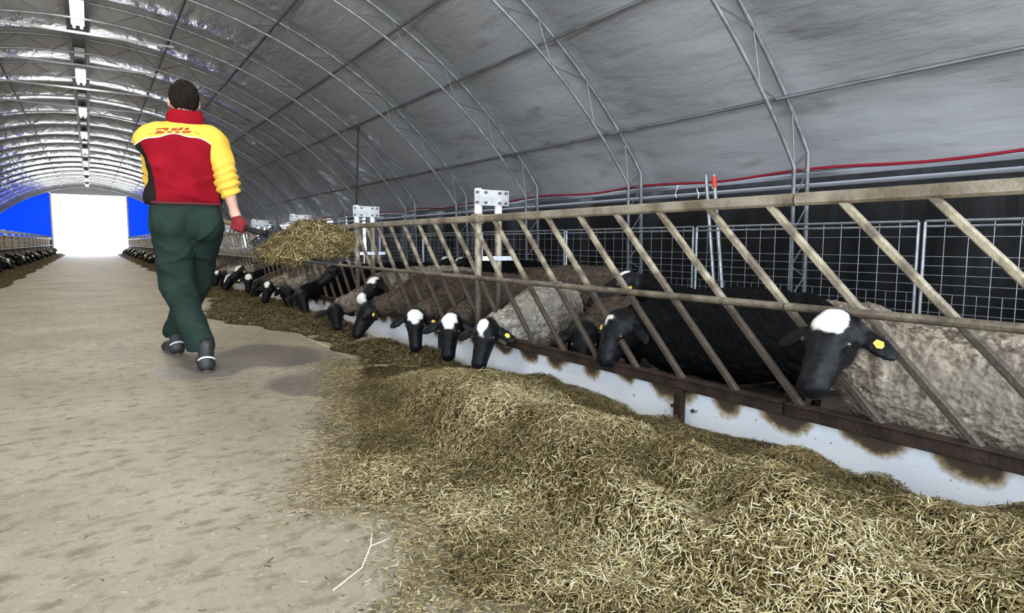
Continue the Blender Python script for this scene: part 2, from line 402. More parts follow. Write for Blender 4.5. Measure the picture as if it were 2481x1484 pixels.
# ridge channel with two white strips
rt = empty('ridge_channel', (0, 0, 0), 'dark ridge channel hanging under the crown of the roof the whole length', 'ridge channel')
mb = MB()
for x in (-.13, .13): mb.box((x, 22.4, 4.36), (.055, 53, .07))
mb.box((0, 22.4, 4.39), (.21, 53, .02)); mb.obj('channel', mat('ridge_dark', (.035, .035, .037), .5, .3), rt, smooth=False)
for y in np.arange(1.4, 48, 2.15): MB().box((0, y+.55, 4.345), (.16, .5, .05)).obj('cover_plate', galv, rt, smooth=False)
# lamps under the ridge
lamp_y = (3.2, 7.6, 12.0, 16.4, 20.8, 25.2, 29.6, 34.0, 38.4, 42.8, 47.2)
lab = ('lamp above the camera', 'lamp just above the top edge of the picture', 'bright twin tube lamp at the upper left corner of the picture')
for i, y in enumerate(lamp_y):
    r = empty('tube_lamp', (0, y, 4.20), ('twin tube '+lab[i]) if i < 2 else lab[2] if i == 2 else 'small twin tube lamp under the ridge, %s from the camera' % ORD[i-1], 'lamp', 'tube lamps under the ridge')
    L = 1.3
    for x in (-.05, .05): MB().tube([(x, -L/2, 0), (x, L/2, 0)], .02, 10).obj('tube', lamp_m, r)
    MB().box((0, 0, .05), (.18, L, .04)).box((0, 0, .10), (.03, .1, .1)).obj('housing', whitepaint_m, r, smooth=False)
    ld_ = bpy.data.lights.new('lamp_light', 'AREA'); ld_.shape = 'RECTANGLE'; ld_.size = .16; ld_.size_y = L; ld_.energy = 26 if i == 0 else 44; ld_.color = (1, .96, .88); ld_.spread = math.radians(150)
    lo = bpy.data.objects.new('lamp_light', ld_); link(lo); lo.parent = r; lo.location = (0, 0, -.03)
dull_m = mat('dull_grey_steel', (.16, .165, .175), .65, .1, spec=.2)
# eave tubes, red edge cord
for s, nm in ((1, 'right'), (-1, 'left')):
    e = arc(RM, PHE)
    pts = [V(s*(5.705+.012*math.sin(y*2.9)), y, 1.52-.035*math.sin(PI*(y-YT)/BAY)**2) for y in np.arange(Y0, Y1, .18)]
    o = MB().tube(pts, .013, 8).obj('edge_cord', red_m, sharp=None); tag(o, 'red tube along the lower edge of the %s roof membrane' % nm, 'edge cord')
    o = MB().bar((s*5.80, Y0, 1.47), (s*5.80, Y1, 1.47), .05, .04).obj('eave_rail', dull_m); tag(o, 'grey steel eave rail just below the %s membrane edge' % nm, 'rail')
    o = MB().tube([(s*5.86, Y0, 1.38), (s*5.86, Y1, 1.38)], .022, 8).obj('curtain_pole', dull_m, sharp=None); tag(o, 'grey pole carrying the black curtain on the %s side' % nm, 'pole')

# ------------------------------------------------------------------ feed barrier
BS, TOPZ, MIDZ, BOTZ, SL = .262, .955, .594, .238, .69
P0 = 3.45
tops = [.878-.262*6+BS*i for i in range(184)]
def barrier(side, y0, lab):
    x = 2.0 if side > 0 else -2.02
    t = empty('feed_barrier', (x, y0, 0), lab, 'feed barrier', 'slanted bar feed barriers, %s side' % ('right' if side > 0 else 'left'))
    L = BAY; d = -side
    MB().bar((0, .004, TOPZ), (0, L-.004, TOPZ), .042, .042, bev=.008).obj('top_rail', rail_m, t)
    MB().tube([(.034*d, .004, MIDZ), (.034*d, L-.004, MIDZ)], .0145, 10).obj('middle_rail', bar_m, t)
    MB().bar((0, .004, BOTZ), (0, L-.004, BOTZ), .05, .04, bev=.004).bar((.022*d, .004, BOTZ+.02), (.022*d, L-.004, BOTZ+.02), .008, .012).obj('bottom_rail', dark_rail_m, t)
    for tp in tops:
        if y0 <= tp < y0+L:
            yy = tp-y0
            MB().bar((.002*d, yy, TOPZ-.015), (.002*d, yy-SL, BOTZ+.012), .024, .024, up=(1, 0, 0), bev=.004).obj('diagonal_bar', bar_m, t)
    return t
nb = -3
jr = []
kk = range(-3, 22)
firstfar = None
FIRST = {-1: 'nearest camera, spanning the right edge of the picture', 0: 'ending at the first bolted double post', 1: 'between the first and second double posts', 2: 'beyond the second double post'}
for k in kk:
    y0 = P0+BAY*(k-1)
    for side in (1, -1):
        if side > 0:
            lab = {0: 'muddy steel feed barrier panel nearest the camera, ending at the nearest bolted double post', 1: 'feed barrier panel between the nearest and second bolted double posts', 2: 'feed barrier panel starting just beyond the second bolted double post, behind the shovel'}.get(k)
            if k < 0: lab = 'feed barrier panel of the bays beside and behind the camera'
            if lab is None: lab = 'muddy feed barrier panel on the right side, %s bay from the camera' % ORD[min(k, 22)]
        else:
            if k < 2: continue
            lab = 'feed barrier panel across the aisle on the left side, %s bay from the camera' % ORD[min(k, 22)]
        barrier(side, y0, lab)
# white boards under the barriers
def board(side, y0, L, lab):
    x = 2.03 if side > 0 else -2.05
    t = empty('feed_board', (x, y0, 0), lab, 'feed board', 'white feed boards, %s side' % ('right' if side > 0 else 'left'))
    yy = np.linspace(.005, L-.005, 14)
    vs = [(dx, y, z) for y in yy for dx, z in ((-.012, .0), (-.012, .235), (.012, .235), (.012, .0))]
    fs = [[i*4+k, i*4+(k+1) % 4, i*4+4+(k+1) % 4, i*4+4+k] for i in range(13) for k in range(4)]+[[3, 2, 1, 0], [52, 53, 54, 55]]
    b = obj('panel', vs, fs, board_m, t, smooth=False)
    s = -side
    MB().box((.035*s, 0.0, .11), (.03, .035, .22)).obj('support_post', dark_rail_m, t, smooth=False)
    for dy in (-.055, .055):
        MB().tube([(.012*s, dy, .13), (.020*s, dy, .13)], .008, 8).obj('bolt', bolt_m, t)
    return t
for k in range(-3, 22):
    y0 = 1.78+BAY*k
    for side in (1, -1):
        if side < 0 and k < 3: continue
        lab = {-1: 'white dirt-stained feed board at the lower right corner of the picture', 0: 'white stained feed board beyond the short dark post with two bolts'}.get(k)
        if lab is None:
            lab = 'white feed board on the %s side, %s bay from the camera' % ('right' if side > 0 else 'left', ORD[k]) if k > 0 else 'white feed board beside and behind the camera'
        board(side, y0, BAY, lab)
# bolted double posts
def double_post(side, y, lab):
    s = side
    t = empty('double_post', (2.0*s, y, 0), lab, 'post', 'bolted double posts of the barriers')
    for dx, zt in ((.0, 1.135), (.145, 1.115)):
        MB().tube([(dx*s, 0, 0), (dx*s, 0, zt)], .0225, 14).obj('post', bar_m, t)
        MB().tube([(dx*s, 0, .985), (dx*s, 0, zt+.004)], .0245, 14).obj('sleeve', whitepaint_m, t)
    pl = MB().box((.075*s, -.034, 1.083), (.245, .012, .095)).obj('plate', plate_m, t, smooth=False)
    for dx in (-.03, .03, .13, .175):
        for z in (1.052, 1.113):
            MB().tube([(dx*s, -.040, z), (dx*s, -.052, z)], .009, 6).obj('bolt', bolt_m, pl, smooth=False)
    MB().tube([(0, -.03, TOPZ), (0, .05, TOPZ)], .034, 10).obj('clamp', rail_m, t)
    MB().box((.13*s, -.03, .712), (.24, .012, .028)).obj('bracket', galv, t, smooth=False)
    return t
for k in range(0, 21):
    y = 3.43+BAY*k
    double_post(1, y, {0: 'pair of posts joined by a bolted plate, nearest the camera', 1: 'pair of posts joined by a bolted plate, right of the straw on the shovel'}.get(k, 'bolted double post on the right barrier, %s from the camera' % ORD[k] if k > 0 else 'bolted double post beside the camera'))
    if k > 4: double_post(-1, y, 'bolted double post on the left barrier, %s bay from the camera' % ORD[k])

# ------------------------------------------------------------------ mesh hurdles behind the pen
ROWS = (.872, .725, .655, .585, .515, .445, .375, .305, .235, .165, .095)
def hurdle():
    t = empty('mesh_hurdle', (5.3, 0, 0), 'x', 'mesh hurdle', 'wire mesh hurdles at the back of the right pen')
    L = 2.19
    fr = MB(); fr.tube([(0, .02, .05), (0, .02, .985)], .0125, 8).tube([(0, L-.02, .05), (0, L-.02, .985)], .0125, 8)
    fr.tube([(0, .02, .99), (0, L-.02, .99)], .010, 8).tube([(0, .02, .95), (0, L-.02, .95)], .009, 8).tube([(0, .02, .05), (0, L-.02, .05)], .011, 8)
    fr.obj('frame', galv, t)
    w = MB()
    for z in ROWS: w.tube([(0, .02, z), (0, L-.02, z)], .0027, 5, False)
    for i in range(1, 14): w.tube([(0.004, i*L/14, .05), (0.004, i*L/14, .99)], .0030, 5, False)
    for i in range(14): w.tube([(0.004, (i+.5)*L/14, .05), (0.004, (i+.5)*L/14, .445)], .0027, 5, False)
    w.obj('wire_mesh', galv, t)
    return t
h0 = hurdle()
for i in range(-1, 17):
    o = h0 if i == 0 else dup(h0); o.location = (5.3, .20+2.195*i, 0)
    o['label'] = 'wire mesh hurdle behind the right pen, %s' % ({-1: 'beyond the right edge', 0: 'at the right edge of the picture', 1: 'second panel, behind the nearest sheep', 2: 'left of the red-tipped poles'}.get(i, '%s panel from the camera' % ORD[max(i, 0)]))
for i, (y, tip) in enumerate(((4.50, 0), (4.40, 1))):
    t = empty('steel_pole', (5.36, y, 0), ('steel pole with a red tip leaning behind the hurdles', 'plain steel pole beside the red-tipped pole')[1-tip], 'pole')
    MB().tube([(0, -.18, 0), (0, .02, 1.52)], .019, 10).obj('pole', galv, t)
    if tip: MB().tube([(0, .0015, 1.38), (0, .0175, 1.50)], .0215, 10).obj('red_tip', mat('red_tape', (.75, .06, .04), .5), t)
# a dark drop rope hanging from the roof
o = MB().tube([(4.25, 11.7, 2.92), (4.22, 11.7, 2.2), (4.16, 11.7, .9)], .014, 6).obj('hanging_rope', mat('dark_rope', (.03, .03, .03), .7)); tag(o, 'thin dark rope hanging straight down from the right roof slope', 'rope')
MB().tube([(4.25, 11.7, 2.95), (4.25, 11.7, 2.88)], .03, 8).obj('hook', black_m, o)
# loose cord hanging beside the curtain
for i, (y, x, z) in enumerate(((4.75, 5.75, 1.6), (5.3, 5.78, 1.58), (5.0, 5.8, 1.6))):
    pts = [V(x, y+.02*math.sin(k*1.7+i), z-.045*k) for k in range(5+i)]
    o = MB().tube(pts, .006, 5).obj('cord', whitepaint_m); tag(o, ('short pale cord dangling left of the red-tipped pole', 'short pale cord dangling from the eave, farthest left of the red-tipped pole', 'pale cord dangling between the other two cords')[i], 'cord')

# ------------------------------------------------------------------ implicit-surface modeller
def caps(a, b, ra, rb, k=.03, g=0): return ('c', V(*a), V(*b), ra, rb, k, g)
def ell(c, r, k=.03, g=0, axes=None): return ('e', V(*c), V(*r), None if axes is None else np.array(axes, float), None, k, g)
def sdf_prim(p, P):
    if p[0] == 'c':
        a, b, ra, rb = p[1:5]; ab = b-a; L = ab@ab
        t = np.clip(((P-a)@ab)/max(L, 1e-9), 0, 1)
        return np.linalg.norm(P-a-t[..., None]*ab, axis=-1)-(ra+(rb-ra)*t)
    c, r, ax = p[1], p[2], p[3]; Q = P-c
    if ax is not None: Q = Q@ax.T
    k0 = np.linalg.norm(Q/r, axis=-1); k1 = np.linalg.norm(Q/(r*r), axis=-1)+1e-9
    return np.where(k0 < 1e-6, -r.min(), k0*(k0-1)/k1)
def sdf(prims, P, g=None):
    d = None
    for p in prims:
        if g is not None and p[6] != g: continue
        q = sdf_prim(p, P)
        if d is None: d = q; continue
        k = p[5]; h = np.clip(.5+.5*(q-d)/k, 0, 1)*-1+1
        d = d*(1-h)+q*h-k*h*(1-h)
    return d
def surface(prims, vox, fn=None, pad=.03):
    lo = np.full(3, 1e9); hi = -lo
    for p in prims:
        if p[0] == 'c':
            for q, r in ((p[1], p[3]), (p[2], p[4])): lo = np.minimum(lo, q-r); hi = np.maximum(hi, q+r)
        else: rr = p[2].max() if p[3] is not None else p[2]; lo = np.minimum(lo, p[1]-rr); hi = np.maximum(hi, p[1]+rr)
    lo -= pad; hi += pad
    ax = [np.arange(lo[i], hi[i]+vox, vox) for i in range(3)]
    P = np.stack(np.meshgrid(*ax, indexing='ij'), -1)
    Fv = sdf(prims, P)
    if fn is not None: Fv = fn(Fv, P)
    S = Fv < 0
    nx, ny, nz = S.shape
    corner = [(i, j, k) for i in (0, 1) for j in (0, 1) for k in (0, 1)]
    def sl(a, c): return a[c[0]:nx-1+c[0], c[1]:ny-1+c[1], c[2]:nz-1+c[2]]
    cnt = sum(sl(S, c).astype(np.int8) for c in corner)
    act = (cnt > 0) & (cnt < 8)
    I = np.argwhere(act); vid = -np.ones(act.shape, np.int64); vid[act] = np.arange(len(I))
    acc = np.zeros((len(I), 3)); num = np.zeros(len(I))
    for a in corner:
        for axx in range(3):
            if a[axx]: continue
            b = list(a); b[axx] = 1
            fa = Fv[I[:, 0]+a[0], I[:, 1]+a[1], I[:, 2]+a[2]]; fb = Fv[I[:, 0]+b[0], I[:, 1]+b[1], I[:, 2]+b[2]]
            m = (fa < 0) != (fb < 0); t = np.where(m, fa/(fa-fb+1e-12), 0)
            pt = np.tile(np.array(a, float), (len(I), 1)); pt[:, axx] += t
            acc[m] += pt[m]; num += m
    verts = lo+(I+acc/num[:, None])*vox
    faces = []
    for axx in range(3):
        o1, o2 = (axx+1) % 3, (axx+2) % 3
        s0 = [slice(None)]*3; s1 = [slice(None)]*3; s0[axx] = slice(0, -1); s1[axx] = slice(1, None)
        ch = S[tuple(s0)] != S[tuple(s1)]
        E = np.argwhere(ch)
        ok = (E[:, o1] > 0) & (E[:, o2] > 0) & (E[:, o1] < S.shape[o1]-1) & (E[:, o2] < S.shape[o2]-1); E = E[ok]
        def cell(d1, d2):
            c = E.copy(); c[:, o1] -= d1; c[:, o2] -= d2; return vid[c[:, 0], c[:, 1], c[:, 2]]
        q = np.stack([cell(1, 1), cell(0, 1), cell(0, 0), cell(1, 0)], -1)
        ins = S[E[:, 0], E[:, 1], E[:, 2]]
        q[~ins] = q[~ins][:, ::-1]
        faces.append(q)
    return verts, np.concatenate(faces)
def grad_n(prims, P, e=.004):
    g = np.stack([sdf(prims, P+V(*[e if i == j else 0 for j in range(3)]))-sdf(prims, P-V(*[e if i == j else 0 for j in range(3)])) for i in range(3)], -1)
    return g/(np.linalg.norm(g, axis=-1, keepdims=True)+1e-9)
def nz3(P, s, seed=0):
    o = Vector((seed*7.3, seed*3.1, seed*1.7))
    return np.array([mnoise.noise(Vector(p)*s+o) for p in P])
def vor3(P, s, seed=0):
    o = Vector((seed*5.3, seed*2.1, seed*4.7))
    return np.array([mnoise.voronoi(Vector(p)*s+o)[0][0] for p in P])
def sstep(a, b, x): t = np.clip((x-a)/(b-a), 0, 1); return t*t*(3-2*t)

# ------------------------------------------------------------------ sheep
def sheep_mesh(poll, muz, wit, rump, coatname, vox=.013, seed=1, n_hint=(1, 0, .6), blaze=.06, amp=.016, muzwhite=False, lying=False, fat=1.0, hs=1.12, nk=1.0):
    poll, muz, wit, rump = V(*poll), V(*muz), V(*wit), V(*rump)
    d = unit(muz-poll); s = unit(np.cross(V(0, 0, 1), d) if abs(d[2]) < .96 else V(0, 1, 0))
    nrm = unit(np.cross(d, s))                     # normal of the forehead
    if nrm[2] < 0 and abs(d[2]) < .9: nrm = -nrm; s = -s
    if nrm@unit(poll-wit) < 0 and abs(d[2]) >= .6: nrm = -nrm; s = -s
    L = np.linalg.norm(muz-poll)
    ba = unit(rump-wit); side = unit(np.cross(ba, V(0, 0, 1)))
    P = []
    bl = np.linalg.norm(rump-wit)
    r = .185*fat
    P += [caps(wit+ba*.02, rump-ba*.02, r*.98, r, .05, 0), ell((wit+rump)/2-V(0, 0, .03), (bl*.5, .205*fat, .20*fat), .08, 0, (ba, side, V(0, 0, 1))),
          caps(wit-V(0, 0, .06), wit+unit(poll-wit)*.12-V(0, 0, .05), .145, .12, .06, 0),
          caps(wit+unit(poll-wit)*.05, poll-unit(poll-wit)*.07-nrm*.015, .125*nk, .080*nk, .05, 0)]
    # head
    P += [ell(poll+d*.035-nrm*.005, (.072*hs, .060*hs, .062*hs), .03, 1, (d, s, nrm)),
          caps(poll+d*.03+nrm*.002, muz-d*.03, .054*hs, .036*hs, .03, 1),
          ell(poll+d*L*.5+nrm*.018*hs, (L*.42, .031*hs, .029*hs), .02, 1, (d, s, nrm)),
          caps(poll+d*.05-nrm*.037*hs, muz-d*.025-nrm*.012, .047*hs, .026*hs, .025, 1),
          ell(muz-d*.022, (.030*hs, .036*hs, .029*hs), .015, 1, (d, s, nrm)),
          ell(muz-d*.004-nrm*.014, (.016, .026*hs, .015), .006, 1, (d, s, nrm))]
    for q in (1, -1):
        P += [ell(poll+d*.085+s*q*.047*hs+nrm*.022*hs, (.024, .013, .017), .012, 1, (d, s, nrm)),
              ell(muz-d*.012+s*q*.020*hs+nrm*.016*hs, (.012, .008, .008), .006, 1, (d, s, nrm))]
    up = V(0, 0, 1)
    tips = []
    for q in (1, -1):
        b = poll+s*q*.058*hs+d*.015-nrm*.005; e = b+s*q*.105-up*.045+d*.02-nrm*.01
        a1 = unit(e-b); a2 = unit(np.cross(a1, nrm)); a3 = np.cross(a1, a2)
        P.append(ell((b+e)/2, (.068, .030, max(.012, vox*1.05)), .012, 1, (a1, a2, a3))); tips.append((b, e, a1, a2, a3))
    # legs
    for base, f in ((wit-ba*.0, .0), (rump, 1.0)):
        for q in (1, -1):
            hip = base+side*q*.085-V(0, 0, .08)
            if lying:
                P += [caps(hip, hip+ba*(-.12 if f == 0 else .05)+side*q*.06-V(0, 0, .10), .07, .035, .04, 0)]; continue
            if f == 0:
                kn = V(hip[0], hip[1], .26)-ba*.01; ft = V(hip[0], hip[1], .035)-ba*.005
                P += [caps(hip, kn, .066, .030, .04, 0), caps(kn, ft+V(0, 0, .04), .024, .018, .02, 2), caps(ft+V(0, 0, .04), ft-ba*.02, .019, .023, .01, 2)]
            else:
                st = hip-V(0, 0, .06)-ba*.04; hk = V(hip[0], hip[1], .22)+ba*.07; ft = V(hip[0], hip[1], .035)+ba*.04
                P += [caps(hip, st, .10, .085, .05, 0), caps(st, hk, .06, .027, .03, 0), caps(hk, ft+V(0, 0, .04), .022, .018, .02, 2), caps(ft+V(0, 0, .04), ft-ba*.02, .019, .023, .01, 2)]
    tl = rump+ba*.16+V(0, 0, .02); P.append(caps(tl, tl+ba*.05-V(0, 0, .16), .038, .022, .03, 0))
    verts, faces = surface(P, vox)
    dw = sdf(P, verts, 0); dh = np.minimum(sdf(P, verts, 1), sdf(P, verts, 2) if not lying else 9)
    wool = sstep(-.006, .022, dh-dw)
    if amp:
        N = grad_n(P, verts)
        b1 = vor3(verts, 24, seed); b2 = nz3(verts, 50, seed); b3 = nz3(verts, 9, seed)
        disp = amp*((.55-b1*1.1)+.35*b2+.5*b3)*wool
        verts = verts+N*disp[:, None]
    wc = poll+nrm*.052+d*.03
    jig = .022*nz3(verts, 28, seed+3) if blaze else 0
    dv = verts-wc-s*.006*math.sin(seed*2.3); dist = np.sqrt(((dv@d)*(.95+.3*math.sin(seed)))**2+((dv@s)*(1.25-.2*math.cos(seed*1.7)))**2+(dv@nrm)**2)
    white = sstep(blaze+.004, blaze-.006, dist+jig) if blaze else np.zeros(len(verts))
    if muzwhite: white = np.maximum(white, sstep(.056, .044, np.linalg.norm(verts-(muz-d*.02), axis=1)+jig))
    white = white*(1-wool*.9)
    me = mesh_from('sheep', verts, faces, True, {'wool': wool, 'white': white}); me.materials.append(coats[coatname])
    info = dict(poll=poll, d=d, s=s, n=nrm, tips=tips)
    info['hs'] = hs
    return me, info
def eye_mesh(c, r=.0105):
    mb = MB(); pts = []; N1, N2 = 8, 6
    vs = [c+r*V(math.sin(PI*i/N2)*math.cos(2*PI*j/N1), math.sin(PI*i/N2)*math.sin(2*PI*j/N1), math.cos(PI*i/N2)) for i in range(N2+1) for j in range(N1)]
    fs = [[i*N1+j, i*N1+(j+1) % N1, (i+1)*N1+(j+1) % N1, (i+1)*N1+j] for i in range(N2) for j in range(N1)]
    return vs, fs
def make_sheep(loc, rz, lab, group, tagged=(1,), parts=True, **kw):
    me, info = sheep_mesh(**kw)
    o = bpy.data.objects.new('sheep', me); link(o); o.location = loc; o.rotation_euler = (0, 0, rz); tag(o, lab, 'sheep', group)
    if parts:
        for q in (1, -1):
            c = info['poll']+info['d']*.088+info['s']*q*.055*info['hs']+info['n']*.026*info['hs']
            v, f = eye_mesh(c); obj('eye', v, f, eye_m, o)
        for q in tagged:
            b, e, a1, a2, a3 = info['tips'][0 if q > 0 else 1]
            sg = 1 if a3@info['n'] > 0 else -1
            c = b+(e-b)*.55+a3*sg*.016
            mb = MB()
            pl = [c+a1*x+a2*y+a3*sg*z for z in (0, .003) for x, y in ((-.015, -.008), (.004, -.014), (.014, -.004), (.014, .006), (.003, .014), (-.015, .008))]
            mb.add(pl, [[0, 1, 2, 3, 4, 5], [11, 10, 9, 8, 7, 6]]+[[i, (i+1) % 6, 6+(i+1) % 6, 6+i] for i in range(6)])
            mb.tube([c-a3*sg*.02, c+a3*sg*.006], .004, 6)
            mb.obj('ear_tag', tag_m, o, smooth=False)
    return o
# near sheep, posed one by one; coordinates are in the barn, shifted to each sheep's own base
GR = 'black-headed sheep feeding along the right barrier'
def placed(lab, poll, muz, wit, rump, coatname, group=GR, **kw):
    base = V(wit[0], wit[1], 0)
    f = lambda p: V(*p)-base
    return make_sheep(tuple(base), 0, lab, group, poll=f(poll), muz=f(muz), wit=f(wit), rump=f(rump), coatname=coatname, **kw)
placed('large grey-brown sheep nearest the camera, looking out between the bars with a white crown', (1.955, 1.112, .55), (1.785, 1.085, .365), (2.22, 1.03, .365), (2.64, .62, .33), 'greybrown', vox=.0085, amp=.013, seed=1, blaze=.060, tagged=(1,), fat=1.04, hs=1.2, nk=1.22)
placed('shaggy black sheep facing the bars with a small white forehead spot, second nearest', (2.06, 2.195, .45), (1.955, 2.20, .255), (2.34, 2.12, .40), (2.80, 1.75, .38), 'black', vox=.010, amp=.012, seed=2, blaze=.036, tagged=(-1,), fat=1.08, hs=1.25, nk=1.2)
placed('black sheep holding its head up in profile behind the second nearest sheep', (2.56, 2.66, .60), (2.37, 2.80, .455), (2.98, 2.50, .37), (3.45, 2.28, .34), 'black', fat=.95, vox=.012, seed=3, blaze=.04, tagged=(1,))
placed('grey-brown sheep with its head low and hidden, standing behind the diagonal bars', (2.20, 2.64, .34), (2.13, 2.56, .12), (2.50, 2.72, .36), (3.02, 2.96, .36), 'darkbrown', vox=.012, seed=4, blaze=.0, amp=.02, fat=1.02)
placed('light grey curly sheep eating at the straw, white blaze and large yellow ear tag', (1.86, 3.09, .335), (1.74, 2.985, .13), (2.20, 3.14, .35), (2.64, 3.46, .38), 'lightgrey', fat=.92, vox=.009, amp=.020, seed=5, blaze=.045, tagged=(1,))
placed('black-headed sheep eating next to the curly grey sheep, no ear tag in sight', (1.84, 3.50, .33), (1.765, 3.39, .115), (2.26, 3.70, .37), (2.85, 4.00, .38), 'darkbrown', vox=.011, seed=6, tagged=())
placed('sheep with white crown and its muzzle in straw, two heads left of the curly sheep', (1.85, 4.04, .31), (1.80, 3.92, .09), (2.26, 4.16, .38), (2.88, 4.42, .38), 'darkbrown', vox=.011, seed=7, tagged=(1,))
placed('black-faced sheep eating below the grey sheep with the white muzzle', (1.82, 4.82, .30), (1.70, 4.82, .075), (2.23, 4.76, .37), (2.85, 4.84, .38), 'darkbrown', vox=.011, seed=8, blaze=0, tagged=(1,))
placed('grey sheep raising its head, with white crown and white muzzle', (1.98, 5.06, .475), (1.80, 4.99, .335), (2.33, 5.15, .42), (2.95, 5.26, .40), 'greybrown', vox=.011, seed=9, muzwhite=True, tagged=())
placed('black sheep with white crown and orange tag eating at the edge of the straw', (1.79, 5.60, .215), (1.76, 5.44, .06), (2.22, 5.55, .36), (2.85, 5.6, .38), 'greybrown', vox=.011, seed=10, tagged=(1, -1))
placed('all-black sheep with raised head directly under the heap on the shovel', (2.03, 6.22, .58), (1.85, 6.24, .40), (2.36, 6.12, .42), (3.0, 6.1, .42), 'black', vox=.012, seed=11, blaze=.03, tagged=())
placed('sheep with white forehead and yellow tag, left of the black sheep', (1.80, 6.75, .27), (1.81, 6.60, .07), (2.24, 6.72, .38), (2.85, 6.8, .38), 'black', vox=.012, seed=12, tagged=(1,))
placed('sheep with white crown and tag eating at the bend of the straw line', (1.80, 7.40, .30), (1.84, 7.33, .06), (2.25, 7.42, .38), (2.88, 7.5, .38), 'greybrown', vox=.012, seed=13, tagged=(1, -1))
# sheep farther down the line: eight poses, copied
E_ = [((-.44, .02, .29), (-.52, -.10, .09), 'greybrown', .052, (1,)), ((-.42, -.02, .30), (-.50, .03, .08), 'darkbrown', .05, ()), ((-.43, .0, .33), (-.47, -.13, .14), 'black', .045, (-1,)),
      ((-.40, .05, .42), (-.55, .0, .27), 'greybrown', .05, (1,)), ((-.45, .03, .27), (-.57, -.02, .07), 'black', .055, ()), ((-.43, -.04, .31), (-.47, .08, .10), 'lightgrey', .04, (1,))]
protos = []
for i, (p, m_, c, bz, tg) in enumerate(E_):
    protos.append(make_sheep((2.24, 8.15+.62*i, 0), 0, 'x', GR, poll=p, muz=m_, wit=(0, 0, .38), rump=(.62, .02, .39), fat=.93, coatname=c, vox=.015, seed=20+i, blaze=bz, tagged=tg))
rs = random.Random(3)
NAMES = {0: 'white-crowned sheep feeding just right of the man\'s legs, beyond the bend', 1: 'brown-backed sheep feeding behind the shovel blade', 2: 'black sheep feeding under the near edge of the shovel', 3: 'grey-backed sheep with lifted head beyond the shovel', 4: 'black sheep with bright crown beside the man\'s right leg', 5: 'light grey sheep feeding closest beside the man\'s right leg'}
for i, p in enumerate(protos): p['label'] = NAMES[i]
y = 11.9; q = 0
while y < 48.5:
    o = dup(protos[q % 6 if rs.random() < .7 else rs.randrange(6)], (2.24+rs.uniform(-.05, .05), y, 0), rs.uniform(-.07, .07), rs.uniform(.92, 1.04))
    o['label'] = 'one of the black-headed sheep feeding far down the right barrier beyond the man'; o['group'] = 'far sheep on the right side'
    y += rs.uniform(.46, .64); q += 1
y = 13.0; q = 2
while y < 48.5:
    o = dup(protos[q % 6 if rs.random() < .7 else rs.randrange(6)], (-2.26+rs.uniform(-.05, .05), y, 0), PI+rs.uniform(-.07, .07), rs.uniform(.92, 1.04))
    o['label'] = 'one of the black-headed sheep feeding along the left barrier across the aisle'; o['group'] = 'sheep feeding on the left side'
    y += rs.uniform(.46, .62); q += 1
GB = 'sheep standing farther back in the right pen'
def back(lab, x, y, rz, i, c=None, lying=False):
    return make_sheep((x, y, 0), rz, lab, GB, poll=(-.36, .02, .58), muz=(-.55, .02, .46), wit=(0, 0, .40), rump=(.6, 0, .40), coatname=c, vox=.016, seed=40+i, blaze=.05, tagged=())
back('black-headed sheep with white crown standing in the pen behind the nearest barrier bars', 4.35, 7.9, .5, 0, 'black')
back('black sheep with pale ear beside the left post of the nearest double post', 4.3, 7.05, -.4, 1, 'black')
placed('brown sheep lying in the pen seen between the double posts', (4.2, 6.3, .42), (4.0, 6.2, .3), (4.55, 6.6, .33), (5.1, 7.0, .30), 'darkbrown', group=GB, vox=.016, seed=45, blaze=0, tagged=(), lying=True)
placed('grey woolly back showing above the middle rail right of the black sheep', (2.86, 2.14, .40), (2.76, 2.10, .25), (3.02, 1.98, .32), (3.28, 1.70, .33), 'greybrown', group=GB, vox=.013, seed=46, blaze=0.05, tagged=())
placed('cream-coloured sheep lying at the right edge of the picture', (3.75, 1.1, .30), (3.9, 1.2, .2), (3.45, 1.0, .22), (2.98, .72, .235), 'cream', group=GB, vox=.013, seed=47, blaze=0, tagged=(), lying=True)
placed('dark brown sheep whose back shows behind the row of eating heads', (3.0, 4.9, .4), (2.85, 4.9, .25), (3.3, 4.6, .42), (3.85, 4.3, .43), 'darkbrown', group=GB, vox=.016, seed=48, blaze=0, tagged=())
